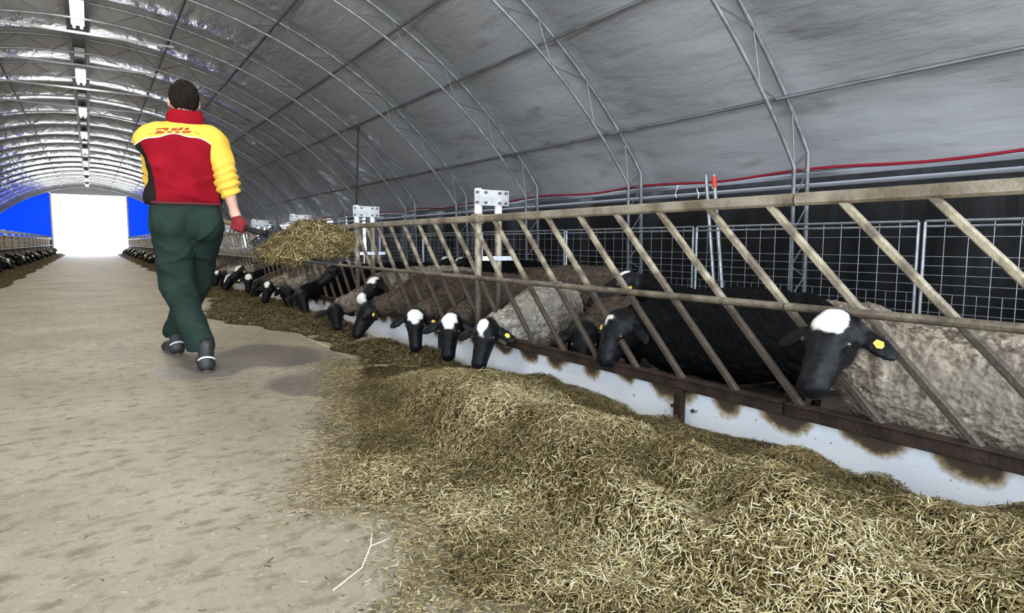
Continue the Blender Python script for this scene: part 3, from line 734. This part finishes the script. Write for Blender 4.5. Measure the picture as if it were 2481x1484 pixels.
# ------------------------------------------------------------------ feed on the floor
def hump(x, y, cx, cy, rx, ry, h, p=2.0):
    return h*np.exp(-(np.abs((x-cx)/rx)**p+np.abs((y-cy)/ry)**p))
_lumps = [(rng.uniform(1.1, 1.9), rng.uniform(-1, 3.0), rng.uniform(.05, .14), rng.uniform(.012, .036)*rng.choice([1, 1, -1])) for _ in range(110)]
def edge_near(Y):      # where the thin scatter on the aisle side ends
    return np.interp(Y, [-2, .6, .9, 1.0, 1.25, 1.45, 1.68, 1.93, 2.1, 2.5, 3.2, 3.9, 4.6], [.9, 1.02, .98, .84, .62, .74, .80, .60, .68, .86, 1.10, 1.32, 1.45])
def h_near(X, Y):
    crest = 1.36+.05*np.sin(Y*2.3+1)+.03*np.sin(Y*6)
    left = 1/(1+np.exp(-(X-(crest-.20-.05*np.sin(Y*5+2)))/.032))
    side = .225-.15*np.clip((X-crest)/.6, 0, 1.2)
    h = left*side*(1/(1+np.exp((Y-2.75)/.12)))
    for a, b, r, q in _lumps: h = h+q*np.exp(-((X-a)**2+(Y-b)**2)/r**2)*left*np.where(Y < 2.9, 1, 0)
    for xc, yc, rx_, ry_, q_ in ((1.20, 1.86, .07, .16, .07), (1.26, 1.20, .08, .20, .09), (1.22, .98, .08, .10, .07), (1.40, .60, .10, .16, .10), (1.62, 1.45, .08, .22, .05)): h = h-q_*np.exp(-((X-xc)/rx_)**2-((Y-yc)/ry_)**2)
    # notches where the board shows lower
    for yc, w_ in ((1.93, .10), (1.0, .07), (.88, .05)): h = h-.09*np.exp(-((Y-yc)/w_)**2)*np.clip((X-1.65)/.3, 0, 1)
    h = h+hump(X, Y, 1.70, 3.15, .30, .45, .07)
    ed = edge_near(Y); thin = .026*np.clip((X-ed)/.12, 0, 1)*(.6+.4*np.sin(X*23+Y*17)*np.sin(X*11-Y*29))
    return np.clip(np.maximum(h, thin), 0, 1)
def h_far(X, Y):
    w = 1.62+.06*np.sin(Y*1.3)
    ed = np.interp(Y, [3.0, 4.3, 5.1, 6.0, 7.2, 8, 9, 12, 16], [1.35, 1.50, 1.52, 1.42, 1.02, 1.05, 1.3, 1.45, 1.5])+.05*np.sin(Y*9)
    return (.055+.03*np.sin(Y*3.1+X*4)+.02*np.sin(Y*8-X*9)+.03*np.sin(Y*1.1))*np.clip((X-ed)/.16, 0, 1)*np.clip((Y-2.9)/.4, 0, 1)
def pile(name, hf, x0, x1, y0, y1, st, lab, m=hay_m):
    xs = np.arange(x0, x1+st, st); xs = xs[xs <= x1+1e-6]; ys_ = np.arange(y0, y1, st); GX, GY = np.meshgrid(xs, ys_, indexing='ij')
    H_ = hf(GX, GY)
    rz_ = .012*rng.standard_normal(GX.shape)*(H_ > .01)
    Z = H_+rz_*np.clip(H_*20, 0, 1)-.004
    v = np.stack([GX, GY, Z], -1).reshape(-1, 3); ix = np.arange(GX.size).reshape(GX.shape)
    f = np.stack([ix[:-1, :-1], ix[1:, :-1], ix[1:, 1:], ix[:-1, 1:]], -1).reshape(-1, 4)
    keep = (v[f][:, :, 2].max(1) > -.001); f = f[keep]
    o = obj(name, v, f, m); return tag(o, lab, 'feed', kind='stuff')
def straws(name, P, Nn, Lr, Wr, tone, lift, m=straw_m, parent=None, tilt=.45):
    n_ = len(P)
    d = rng.standard_normal((n_, 3)); d -= Nn*np.sum(d*Nn, 1)[:, None]; d /= np.linalg.norm(d, axis=1)[:, None]
    d = d+Nn*(rng.uniform(-.2, 1, n_)**3*tilt*2)[:, None]; d /= np.linalg.norm(d, axis=1)[:, None]
    a = np.cross(d, Nn); a /= np.linalg.norm(a, axis=1)[:, None]+1e-9; b = np.cross(d, a)
    L = rng.uniform(*Lr, n_)*rng.uniform(.5, 1, n_); W = rng.uniform(*Wr, n_)
    bend = rng.normal(0, .075, n_)*L; c = P+Nn*(lift*rng.uniform(.1, 1, n_))[:, None]
    secs = []
    for q, bb in ((-.5, 0), (0, 1), (.5, 0)):
        cc = c+d*(q*L)[:, None]+a*(bend*bb)[:, None]
        wq = W*(1 if q == 0 else .75)
        for x, y in ((-.5, -.2), (.5, -.2), (0, .25)): secs.append(cc+a*(x*wq)[:, None]+b*(y*wq)[:, None])
    v = np.stack(secs, 1).reshape(-1, 3)
    pat = np.array([[k*3+j, k*3+(j+1) % 3, k*3+3+(j+1) % 3, k*3+3+j] for k in (0, 1) for j in range(3)])
    f = (np.arange(n_)[:, None, None]*9+pat[None]).reshape(-1, 4)
    o = obj(name, v, f, m, parent, smooth=False, attrs={'tone': np.repeat(tone, 9)}); return o
def normals(hf, X, Y, e=.01):
    gx = (hf(X+e, Y)-hf(X-e, Y))/(2*e); gy = (hf(X, Y+e)-hf(X, Y-e))/(2*e)
    nn_ = np.stack([-gx, -gy, np.ones_like(gx)], -1); return nn_/np.linalg.norm(nn_, axis=1)[:, None]
def scatter(hf, x0, x1, y0, y1, n_, hmin=.004, power=None):
    X = rng.uniform(x0, x1, n_); Y = y0+(y1-y0)*rng.uniform(0, 1, n_)**(power or 1); Hh = hf(X, Y); k = Hh > hmin*rng.uniform(0, 2, n_)
    X, Y, Hh = X[k], Y[k], Hh[k]; return np.stack([X, Y, Hh], 1), normals(hf, X, Y)
pile('feed_heap', h_near, .5, 2.012, -1.6, 3.9, .014, 'large heap of chopped straw lying along the white board in the foreground')
P, Nn = scatter(h_near, .5, 2.01, .25, 3.4, 215000, .006, 1.15)
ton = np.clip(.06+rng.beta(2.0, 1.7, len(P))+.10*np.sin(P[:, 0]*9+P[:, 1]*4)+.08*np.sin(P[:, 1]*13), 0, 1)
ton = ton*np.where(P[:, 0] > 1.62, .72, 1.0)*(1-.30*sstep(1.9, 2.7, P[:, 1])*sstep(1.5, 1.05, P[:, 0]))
tag(straws('loose_straw', P, Nn, (.012, .045), (.0011, .0031), ton, .024), 'pale cut straw stalks lying on the foreground heap', 'straw', kind='stuff')
pile('feed_line', h_far, .95, 1.97, 2.95, 16, .03, 'low dark line of chopped feed under the heads of the right-hand sheep')
P, Nn = scatter(h_far, .95, 1.96, 3.0, 15, 52000, .006, 1.3)
ton = np.clip(rng.beta(2.0, 3.2, len(P)), 0, 1)
tag(straws('loose_feed', P, Nn, (.02, .07), (.003, .006), ton, .02), 'darker straw stalks lying on the feed line beyond the heap', 'straw', kind='stuff')
def h_farther(X, Y): return .06*np.clip((X-1.38-.06*np.sin(Y*2))/.2, 0, 1)*(1+.3*np.sin(Y*3.3+X*5))
pile('feed_line', h_farther, 1.2, 1.97, 16, 49, .07, 'farthest dark feed strip on the right, running to the open door')
def h_left(X, Y): return .07*np.clip((-1.30-.05*np.sin(Y*2)-X)/.2, 0, 1)*(1+.3*np.sin(Y*3.3+X*5))
pile('feed_line', h_left, -1.97, -1.1, 9, 49, .06, 'brown feed strip in front of the sheep on the left side of the aisle')
P, Nn = scatter(h_left, -1.96, -1.1, 12, 30, 9000, .006)
tag(straws('loose_feed', P, Nn, (.03, .08), (.004, .008), rng.beta(2, 3.4, len(P)), .02), 'straw stalks lying on the left feed strip', 'straw', kind='stuff')
# chaff scattered over the aisle
n_ = 5200
X = rng.uniform(-1.6, 1.5, n_); Y = .8+11*rng.uniform(0, 1, n_)**1.6
k = rng.uniform(0, 1, n_) < np.where(X > edge_near(np.clip(Y, -2, 4.6))-.5, 1.0, .30); X, Y = X[k], Y[k]
P = np.stack([X, Y, np.full(len(X), .001)], 1); Nn = np.tile(V(0, 0, 1.0), (len(X), 1))
tag(straws('floor_chaff', P, Nn, (.008, .032), (.0016, .0038), np.where(rng.uniform(size=len(X)) < .3, .12, .8)*rng.uniform(.7, 1.2, len(X)), .002, tilt=.05), 'tiny bits of chaff scattered over the concrete aisle', 'chaff', kind='stuff')
k = rng.uniform(size=14000); Y = .7+3.6*k; X = edge_near(Y)+rng.normal(-.02, .09, len(Y))
P = np.stack([X, Y, np.full(len(X), .002)], 1)
tag(straws('heap_fringe', P, np.tile(V(0, 0, 1.0), (len(X), 1)), (.010, .036), (.0016, .0038), rng.beta(2.2, 1.6, len(X)), .008, tilt=.15), 'thin fringe of straw along the aisle edge of the heap', 'straw', kind='stuff')
# one long stalk with a fork lying on the concrete
o = MB().tube([(.43, 1.40, .004), (.52, 1.46, .006), (.575, 1.545, .012), (.60, 1.60, .02)], [.0022, .002, .002, .0012], 5).obj('long_stalk', mat('pale_stalk', (.78, .68, .45), .6)); tag(o, 'long pale straw stalk lying alone on the concrete beside the heap', 'straw')
MB().tube([(.575, 1.545, .012), (.63, 1.555, .014)], [.0016, .001], 5).obj('side_shoot', o.data.materials[0], o)

# ------------------------------------------------------------------ the man with the shovel
PB = V(.53, 4.6, 0)
man = empty('person', tuple(PB), 'person walking away in a yellow and red jacket and green trousers, carrying a shovel', 'person')
def pobj(name, prims, vox, m, attrs=None, post=None, fn=None):
    v, f = surface(prims, vox, fn)
    if post is not None: v = post(v, prims)
    at = {k: g(v) for k, g in (attrs or {}).items()}
    return obj(name, v-PB, f, m, man, attrs=at)
skin = mat('skin', (.50, .27, .19), .5, 0, (.60, .36, .27), 14, bump=.1, bscale=120)
# joints
HD = V(.543, 4.66, 1.703)
SHL, SHR = V(.355, 4.63, 1.42), V(.715, 4.60, 1.435)
ELR, WRR = V(.765, 4.56, 1.17), V(.795, 4.50, .985)
ELL, WRL = V(.372, 4.82, 1.20), V(.455, 4.93, 1.06)
HR, HL = V(.822, 4.478, .905), V(.52, 4.955, 1.035)
kneeL, ankL = V(.455, 4.66, .53), V(.563, 4.345, .12)
kneeR, ankR = V(.60, 4.90, .53), V(.481, 5.115, .12)
hipL, hipR = V(.43, 4.61, .93), V(.615, 4.62, .93)
body = [ell((.525, 4.62, 1.25), (.165, .095, .24), .05), ell((.525, 4.61, 1.0), (.155, .10, .14), .05), caps((.53, 4.62, 1.44), (.54, 4.645, 1.60), .065, .056, .04),
        caps(SHL, SHR, .055, .055, .05), caps(SHR, ELR, .048, .040), caps(ELR, WRR, .043, .027), caps(SHL, ELL, .048, .040), caps(ELL, WRL, .041, .027),
        caps(hipL, kneeL, .080, .052), caps(kneeL, ankL, .052, .036), caps(hipR, kneeR, .080, .052), caps(kneeR, ankR, .052, .036),
        caps(ankL, ankL+V(.01, .16, -.075), .035, .03, .02), caps(ankR, ankR+V(-.02, .16, -.075), .035, .03, .02),
        ell(HD, (.082, .098, .112), .03), ell(HD+V(0, .055, -.055), (.052, .050, .062), .03),           # skull and jaw
        caps(HD+V(0, .095, .01), HD+V(0, .118, -.022), .009, .013, .012), ell(HD+V(0, .092, -.052), (.024, .012, .008), .008),
        ell(HD+V(0, .092, -.085), (.022, .018, .018), .012),
        ell(HD+V(.085, -.004, -.018), (.011, .022, .034), .008), ell(HD+V(-.085, -.004, -.018), (.011, .022, .034), .008)]
# hands inside the gloves
AX = unit(HR-HL); PX = V(0, 0, 1)-AX*AX[2]; PX = unit(PX); QX = np.cross(AX, PX)
def hand(Hc, wr, r, sgn):
    out_ = [caps(wr, wr*.3+Hc*.7+PX*.01, .030*r, .034*r, .03), ell(Hc+PX*.012, (.045*r, .03*r, .036*r), .02, 0, (AX, PX, QX))]
    for i in range(4):
        b = Hc+AX*(-.036+.024*i); l = (.95, 1.0, .97, .85)[i]
        k1 = b+QX*sgn*.030*l+PX*.018; k2 = b+QX*sgn*.034*l-PX*.016*l; k3 = b+QX*sgn*.004-PX*.031*l; k0 = b+PX*.028
        out_ += [caps(k0, k1, .0115*r, .011*r, .008), caps(k1, k2, .011*r, .0105*r, .006), caps(k2, k3, .0105*r, .0095*r, .006)]
    t0 = Hc-AX*.03-QX*sgn*.022+PX*.01; t1 = t0+AX*.03-QX*sgn*.012-PX*.018; t2 = t1+AX*.018+QX*sgn*.016-PX*.018
    out_ += [caps(t0, t1, .014*r, .012*r, .01), caps(t1, t2, .012*r, .010*r, .008)]
    return out_
pobj('body', body+hand(HR, WRR, .86, 1)+hand(HL, WRL, .86, 1), .0085, skin)
glove_m = mat('red_glove', (.28, .012, .02), .75, 0, (.20, .008, .014), 60, bump=.5, bscale=260)
pobj('glove', hand(HR, WRR+(HR-WRR)*.25, 1.06, 1), .0052, glove_m)
pobj('glove', hand(HL, WRL+(HL-WRL)*.25, 1.06, 1), .0060, glove_m)
for q in (-1, 1):
    v, f = eye_mesh(HD+V(.03*q, .086, .008), .011); obj('eye', np.array(v)-PB, f, mat('white_eye', (.7, .7, .7), .2), man)
hair_m = mat('dark_hair', (.010, .007, .005), .75, 0, (.020, .014, .010), 60, bump=.8, bscale=220, stretch=(1, 1, .25), spec=.12)
def hairfn(Fv, P):
    cut = np.maximum(HD[2]-.078-P[..., 2]*1.0, 0)          # nothing below the nape line
    line = (P[..., 2]-HD[2])-(-.075+np.clip((P[..., 1]-HD[1]+.05)*1.25, 0, .13))
    return np.maximum(Fv, -line)
pobj('hair', [ell(HD+V(0, -.006, .012), (.090, .106, .114), .03)], .006, hair_m, fn=hairfn,
     post=lambda v, p: v+grad_n(p, v)*(.004*nz3(v, 60, 2))[:, None])
# jacket
def folds(amp, dirs):
    def fn(v, prims):
        N = grad_n(prims, v); d = np.zeros(len(v))
        for (c, dr, w, a, L) in dirs:
            t = (v-V(*c))@unit(dr); o_ = np.linalg.norm((v-V(*c))-t[:, None]*unit(dr), axis=1)
            d += a*np.exp(-((t)/w)**2)*np.exp(-(o_/L)**2)
        d += amp*nz3(v*V(1, 1, 1), 9, 5)+amp*.5*nz3(v, 22, 8)
        return v+N*d[:, None]
    return fn
jk = [ell((.515, 4.62, 1.30), (.205, .135, .22), .06), ell((.515, 4.61, 1.12), (.205, .137, .14), .06), caps((.33, 4.62, 1.425), (.715, 4.61, 1.43), .085, .085, .06), caps((.39, 4.62, 1.475), (.67, 4.62, 1.485), .07, .07, .06),
      caps((.535, 4.63, 1.50), (.54, 4.64, 1.56), .095, .078, .05), caps((.37, 4.615, 1.075), (.655, 4.615, 1.075), .085, .085, .04)]
def jfn(Fv, P): return np.maximum(Fv, 1.035+.02*(P[..., 0]-.5)*0-P[..., 2])
jm = mat('work_jacket', (.5, .02, .04), .9, spec=.12); n = NT(jm)
cx = lambda v: v[:, 0]
def yoke(v): return v[:, 2]-(1.462-.55*(v[:, 0]-.50)**2*2.2-.006*np.sin((v[:, 0]-.5)*40)-np.where(v[:, 0] < .5, 0, .03*(v[:, 0]-.5)))
def panel(v):   # negative in the black side panels
    z = v[:, 2]; l = np.interp(z, [1.0, 1.1, 1.2, 1.32, 1.45], [.352, .352, .345, .318, .262]); r = np.interp(z, [1.0, 1.12, 1.2, 1.32, 1.45], [.735, .705, .70, .715, .75])
    return np.minimum(v[:, 0]-l, r-v[:, 0])
yk, pn = n.attr('yoke'), n.attr('panel')
fz = n.noise(9, 5, n.co())
red = n.mix(n.mr(fz, .35, .65), (.20, .003, .009), (.26, .005, .014))
c = n.mix(n.mr(pn, -.002, .002, 1, 0), red, (.014, .011, .009))
c = n.mix(n.mr(yk, -.001, .001), c, (.8, .72, .5)); c = n.mix(n.mr(yk, .006, .008), c, (.80, .50, .07)); n.l(c, n.b.inputs['Base Color'])
n.bump(n.noise(300, 2, n.co()), .25, .004)
jacket = pobj('jacket', jk, .0085, jm, {'yoke': yoke, 'panel': panel}, fn=jfn,
     post=folds(.004, [((.50, 4.48, 1.20), (.35, 0, .9), .018, .012, .16), ((.46, 4.48, 1.14), (.40, 0, .9), .016, .012, .16), ((.58, 4.48, 1.30), (.8, 0, .5), .016, .008, .12), ((.42, 4.48, 1.26), (.25, 0, 1), .018, .010, .12), ((.52, 4.48, 1.09), (.2, 0, 1), .014, .008, .16), ((.64, 4.48, 1.20), (-.4, 0, .8), .016, .009, .12)]))
sleeve_m = mat('yellow_sleeve', (.80, .50, .07), .8, 0, (.72, .43, .05), 7, bump=.15, bscale=200, spec=.15)
def crumple(c0, c1, a, freq):
    ax_ = unit(V(*c1)-V(*c0)); Ls = np.linalg.norm(V(*c1)-V(*c0))
    def fn(v, prims):
        N = grad_n(prims, v); t = (v-V(*c0))@ax_; w = sstep(.35*Ls, .8*Ls, t)
        d = a*w*np.sin(t*freq+3*v[:, 0]*9+2.5*nz3(v, 9, 4))+.003*nz3(v, 14, 3)
        return v+N*d[:, None]
    return fn
ELRt = ELR+(WRR-ELR)*.12
pobj('sleeve', [caps(SHR+V(-.01, 0, 0), SHR+(ELR-SHR)*.4, .088, .076, .04), caps(SHR+(ELR-SHR)*.4, ELR, .076, .070, .04), caps(ELR, ELRt, .072, .062, .03)], .0075, sleeve_m, post=crumple(SHR, ELRt, .010, 130))
pobj('sleeve', [caps(SHL+V(.005, 0, 0), ELL, .083, .062, .04), caps(ELL, WRL*.5+ELL*.5, .060, .050, .03)], .010, sleeve_m, post=crumple(SHL, ELL, .006, 90))
pobj('collar', [caps((.532, 4.628, 1.572), (.543, 4.645, 1.615), .096, .078, .03), caps((.50, 4.60, 1.58), (.60, 4.61, 1.588), .055, .05, .04)], .007, mat('red_collar', (.25, .004, .012), .9, spec=.12),
     fn=lambda Fv, P: np.maximum(Fv, P[..., 2]-1.642-.25*(P[..., 1]-4.63)))
# trousers
tr_m = mat('green_trousers', (.012, .025, .019), .85, 0, (.020, .036, .028), 6, bump=.2, bscale=220, spec=.15)
hemL, hemR = V(.548, 4.385, .155), V(.478, 5.13, .17)
tp = [ell((.52, 4.615, 1.0), (.212, .138, .10), .05), ell((.435, 4.585, .92), (.115, .145, .12), .05), ell((.615, 4.59, .92), (.118, .145, .12), .05),
      caps((.43, 4.61, .90), kneeL, .122, .098, .03), caps(kneeL, hemL, .095, .082, .04), caps((.625, 4.64, .90), kneeR, .118, .095, .03), caps(kneeR, hemR, .092, .078, .04)]
pobj('trousers', tp, .009, tr_m, fn=lambda Fv, P: np.maximum(np.maximum(Fv, P[..., 2]-1.065), .125-P[..., 2]),
     post=folds(.009, [((.40, 4.50, .76), (.45, 0, .9), .016, .012, .14), ((.46, 4.50, .70), (-.3, 0, .9), .014, .012, .12), ((.44, 4.52, .60), (.5, 0, .85), .014, .012, .12), ((.46, 4.50, .53), (-.4, 0, .9), .014, .014, .12), ((.47, 4.45, .46), (.4, 0, .9), .014, .012, .12), ((.56, 4.50, .80), (-.7, 0, .7), .012, .014, .14), ((.54, 4.32, .24), (0, 0, 1), .012, .010, .12), ((.53, 4.32, .30), (.3, 0, 1), .012, .010, .12), ((.63, 4.6, .7), (.3, 0, 1), .014, .012, .14)]))
shoe_m = mat('black_shoe', (.012, .012, .013), .5, 0, (.03, .028, .026), 20); sole_m = mat('worn_sole', (.10, .085, .07), .7); refl_m = mat('reflective_strip', (.85, .85, .85), .35)
def shoe(heel, toe, lift):
    d = unit(V(toe[0]-heel[0], toe[1]-heel[1], 0)); h = V(*heel); t = V(*toe); pr = V(d[1], -d[0], 0)
    up = V(0, 0, lift)
    m0 = h+d*.035
    pr_ = [caps(m0+V(0, 0, .045)+up, t-d*.04+V(0, 0, .04), .042, .038, .03), caps(m0+V(0, 0, .05)+up, m0+V(0, 0, .165)+up, .046, .046, .03), ell(h+d*.12+V(0, 0, .05)+up*.6, (.11, .043, .048), .03, 0, (d, pr, V(0, 0, 1))), ell(t-d*.05+V(0, 0, .036), (.055, .048, .034), .03, 0, (d, pr, V(0, 0, 1)))]
    pobj('shoe', pr_, .008, shoe_m)
    mb = MB(); ol = []
    for i in range(20):
        a = 2*PI*i/20; L2, w = .142, .048-.006*math.cos(a)*-1
        ol.append(h+d*(.135-L2*math.cos(a))+pr*(w*math.sin(a)))
    def zz(p): q = np.clip(((p-h)@d)/.12, 0, 1); return lift*(1-q)
    vs = [p+V(0, 0, .003+zz(p)) for p in ol]+[p+V(0, 0, .024+zz(p)) for p in ol]
    mb.add(vs, [list(range(20))[::-1], list(range(20, 40))]+[[i, (i+1) % 20, 20+(i+1) % 20, 20+i] for i in range(20)])
    mb.obj('sole', sole_m, man, off=PB)
    pts = [m0+up+V(0, 0, .10-.018*abs(math.sin(a))*0)+(-d*math.cos(a)+pr*math.sin(a))*.0475-V(0, 0, .030*(1-math.cos(a))*1) for a in np.linspace(-1.3, 1.3, 9)]
    MB().tube(pts, .006, 6).obj('reflective_strip', refl_m, man, off=PB)
shoe((.565, 4.29, 0), (.585, 4.57, 0), .0)
shoe((.487, 5.06, 0), (.44, 5.33, 0), .0)
# black elastic cuff of the inner sleeve and jacket hem strap
MB().tube([(.325, 4.52, 1.045), (.42, 4.475, 1.042), (.52, 4.467, 1.042), (.62, 4.475, 1.042), (.71, 4.52, 1.045)], .008, 8).obj('jacket_hem', mat('dark_hem', (.10, .008, .012), .8), man, off=PB)
# lettering on the back: traced shapes laid onto the jacket
bm_ = BVHTree.FromPolygons([tuple(v.co) for v in jacket.data.vertices], [tuple(p.vertices) for p in jacket.data.polygons])
K = 14.594
def world_px(zx, zy):       # back-panel coordinates (metres) from the drawing grid of the lettering
    u, v = 350+zx/K, 290+zy/K
    ray = f_*0; ray = f_*F_PX+r2*(u-1240.5)-u2*(v-742.0); t = (4.48)/ray[1]
    p = ray*t; return p[0], p[2]+.8
def decal(name, polys, m, th=.0025):
    mb = MB()
    for poly in polys:
        pts = []
        nP = len(poly)
        for i in range(nP):
            a, b = poly[i], poly[(i+1) % nP]
            st = max(1, int(math.hypot(b[0]-a[0], b[1]-a[1])/60))
            for k in range(st): pts.append((a[0]+(b[0]-a[0])*k/st, a[1]+(b[1]-a[1])*k/st))
        pw = []
        for p in pts:
            x, z = world_px(*p)
            hit = bm_.ray_cast(Vector((x-PB[0], -1.0, z)), Vector((0, 1, 0)))[0]
            pw.append((x-PB[0], (hit[1] if hit else -.1), z))
        m_ = len(pw); vs = [(x, y-th, z) for x, y, z in pw]+[(x, y+.002, z) for x, y, z in pw]
        mb.add(vs, [list(range(m_)), list(range(m_, 2*m_))[::-1]]+[[i, (i+1) % m_, m_+(i+1) % m_, m_+i] for i in range(m_)])
    return mb.obj(name, m, man, smooth=False, sharp=None)
letter_m = mat('lettering_red', (.34, .030, .006), .6)
D1 = [(415, 310), (455, 262), (700, 236), (885, 234), (897, 262), (850, 335), (725, 335), (712, 290), (690, 288)]
D2 = [(360, 462), (480, 350), (620, 342), (630, 378), (760, 368), (770, 372), (690, 432), (620, 452)]
H1 = [(940, 325), (1045, 243), (1195, 243), (1165, 290), (1195, 296), (1225, 290), (1285, 234), (1420, 236), (1340, 335), (1060, 348)]
H2 = [(815, 418), (850, 366), (1020, 372), (985, 420)]; H3 = [(1070, 440), (1150, 378), (1275, 372), (1240, 446)]
L1 = [(1430, 335), (1490, 248), (1640, 248), (1560, 342)]; L2 = [(1340, 385), (1365, 370), (1700, 362), (1650, 428), (1560, 438), (1345, 434)]
decal('logo_lettering', [D1, D2, H1, H2, H3, L1, L2], letter_m)
stripe_m = mat('stripe_ochre', (.50, .32, .05), .7)
decal('logo_stripe', [[(120, 435), (150, 410), (370, 402), (300, 470), (150, 500)]], stripe_m)
decal('logo_stripe', [[(1715, 375), (1790, 372), (2040, 455), (1960, 490), (1880, 470)]], stripe_m)
decal('neck_label', [[(1140-0, -190), (1190, -200), (1215, -180), (1190, -150), (1140, -150), (1120, -170)], [(1080, -125), (1250, -130), (1235, -100), (1100, -98)]], mat('label_ochre', (.42, .28, .05), .7))

# ------------------------------------------------------------------ shovel and its load
HB = HR+AX*.23              # where the handle meets the blade
sh = empty('shovel', tuple(HB), 'broad black feed shovel loaded with straw, held out to the right of the man', 'shovel')
SO = HB
def so(mb, name, m, **k): return mb.obj(name, m, sh, off=SO, **k)
so(MB().tube([HL-AX*.10, HL, HR, HR+AX*.06], .0165, 12), 'handle', mat('wooden_handle', (.25, .16, .08), .6))
so(MB().tube([HR+AX*.05, HR+AX*.12, HR+AX*.22, HR+AX*.21, HB], [.019, .021, .020, .017, .012], 12), 'socket', black_m)
bd = unit(V(AX[0]+.25, AX[1]*.55, -.02)); bp_ = unit(np.cross(bd, V(0, 0, 1))); bu = np.cross(bp_, bd)
tiltA = math.radians(14); bp2 = bp_*math.cos(tiltA)-bu*math.sin(tiltA); bu2 = np.cross(bp2, bd)
C0 = HB-bu2*.115-bd*.02
bsgn = 1 if bp2[1] > 0 else -1
nu, nv = 22, 24; vs = []; LB, WB = .50, .60
for i in range(nu+1):
    a = i/nu
    for j in range(nv+1):
        b = j/nv*2-1
        hw = WB/2*(1-.0*a)*min(1, (.88+.7*a)) 
        back_ = max(0, 1-a/.14)**2; sidew = abs(b)**5
        z = .105*back_+(.075*(1-.55*a))*sidew+.01*math.cos(b*3)
        px_ = LB*a+.02*(1-abs(b)**2)*a
        vs.append(C0+bd*px_+bp2*(b*hw)+bu2*z)
nn1 = len(vs)
vs2 = [v-bu2*.004-bd*.003 for v in vs]
W_ = nv+1
fs = [[i*W_+j, i*W_+j+1, (i+1)*W_+j+1, (i+1)*W_+j] for i in range(nu) for j in range(nv)]
fs2 = [[q+nn1 for q in f][::-1] for f in fs]
rim = [i for i in range(W_)]+[i*W_+nv for i in range(1, nu+1)]+[nu*W_+j for j in range(nv-1, -1, -1)]+[i*W_ for i in range(nu-1, 0, -1)]
fs3 = [[rim[i], rim[i]+nn1, rim[(i+1) % len(rim)]+nn1, rim[(i+1) % len(rim)]] for i in range(len(rim))]
mb = MB(); mb.add(vs+vs2, fs+fs2+fs3); so(mb, 'blade', mat('shovel_blade', (.045, .047, .052), .42, .3, (.09, .09, .095), 8, (.4, .6)), sharp=None)
so(MB().tube([C0+bp2*(WB*.4*b)+bu2*(.118+.0*abs(b))-bd*.004 for b in np.linspace(-1, 1, 11)], .006, 6), 'rim', black_m)
# load
lc = C0+bd*.28-bp2*bsgn*.03+bu2*.068
load = [ell(lc-bp2*bsgn*.16-bd*.08-bu2*.02, (.17, .12, .045), .05, 0, (bd, bp2, bu2)), ell(lc+bd*.02, (.22, .19, .085), .05, 0, (bd, bp2, bu2)), ell(lc+bd*.03+V(0, 0, .07), (.15, .12, .075), .05, 0, (bd, bp2, bu2)), ell(lc+bd*.17+V(0, 0, .01), (.11, .14, .075), .05, 0, (bd, bp2, bu2)), ell(lc-bd*.13-bu2*.02, (.10, .14, .045), .05, 0, (bd, bp2, bu2))]
v, f = surface(load, .012)
Nl = grad_n(load, v); v2 = v+Nl*(.030*nz3(v, 9, 6)+.014*nz3(v, 30, 3)+.006*rng.standard_normal(len(v)))[:, None]
ld = empty('straw_load', tuple(lc), 'rounded heap of straw carried on the shovel', 'straw'); ld['kind'] = 'stuff'
o = obj('packed_straw', v2-lc, f, hay_m, ld)
pick = rng.integers(0, len(v), 12000)
P = v[pick]+rng.normal(0, .006, (len(pick), 3))
P = P+Nl[pick]*(.030*nz3(v[pick], 9, 6))[:, None]
o = straws('stalks', P-lc, Nl[pick], (.02, .075), (.002, .005), np.clip(rng.beta(2.2, 2.4, len(pick)), 0, 1), .014, parent=ld, tilt=.6)
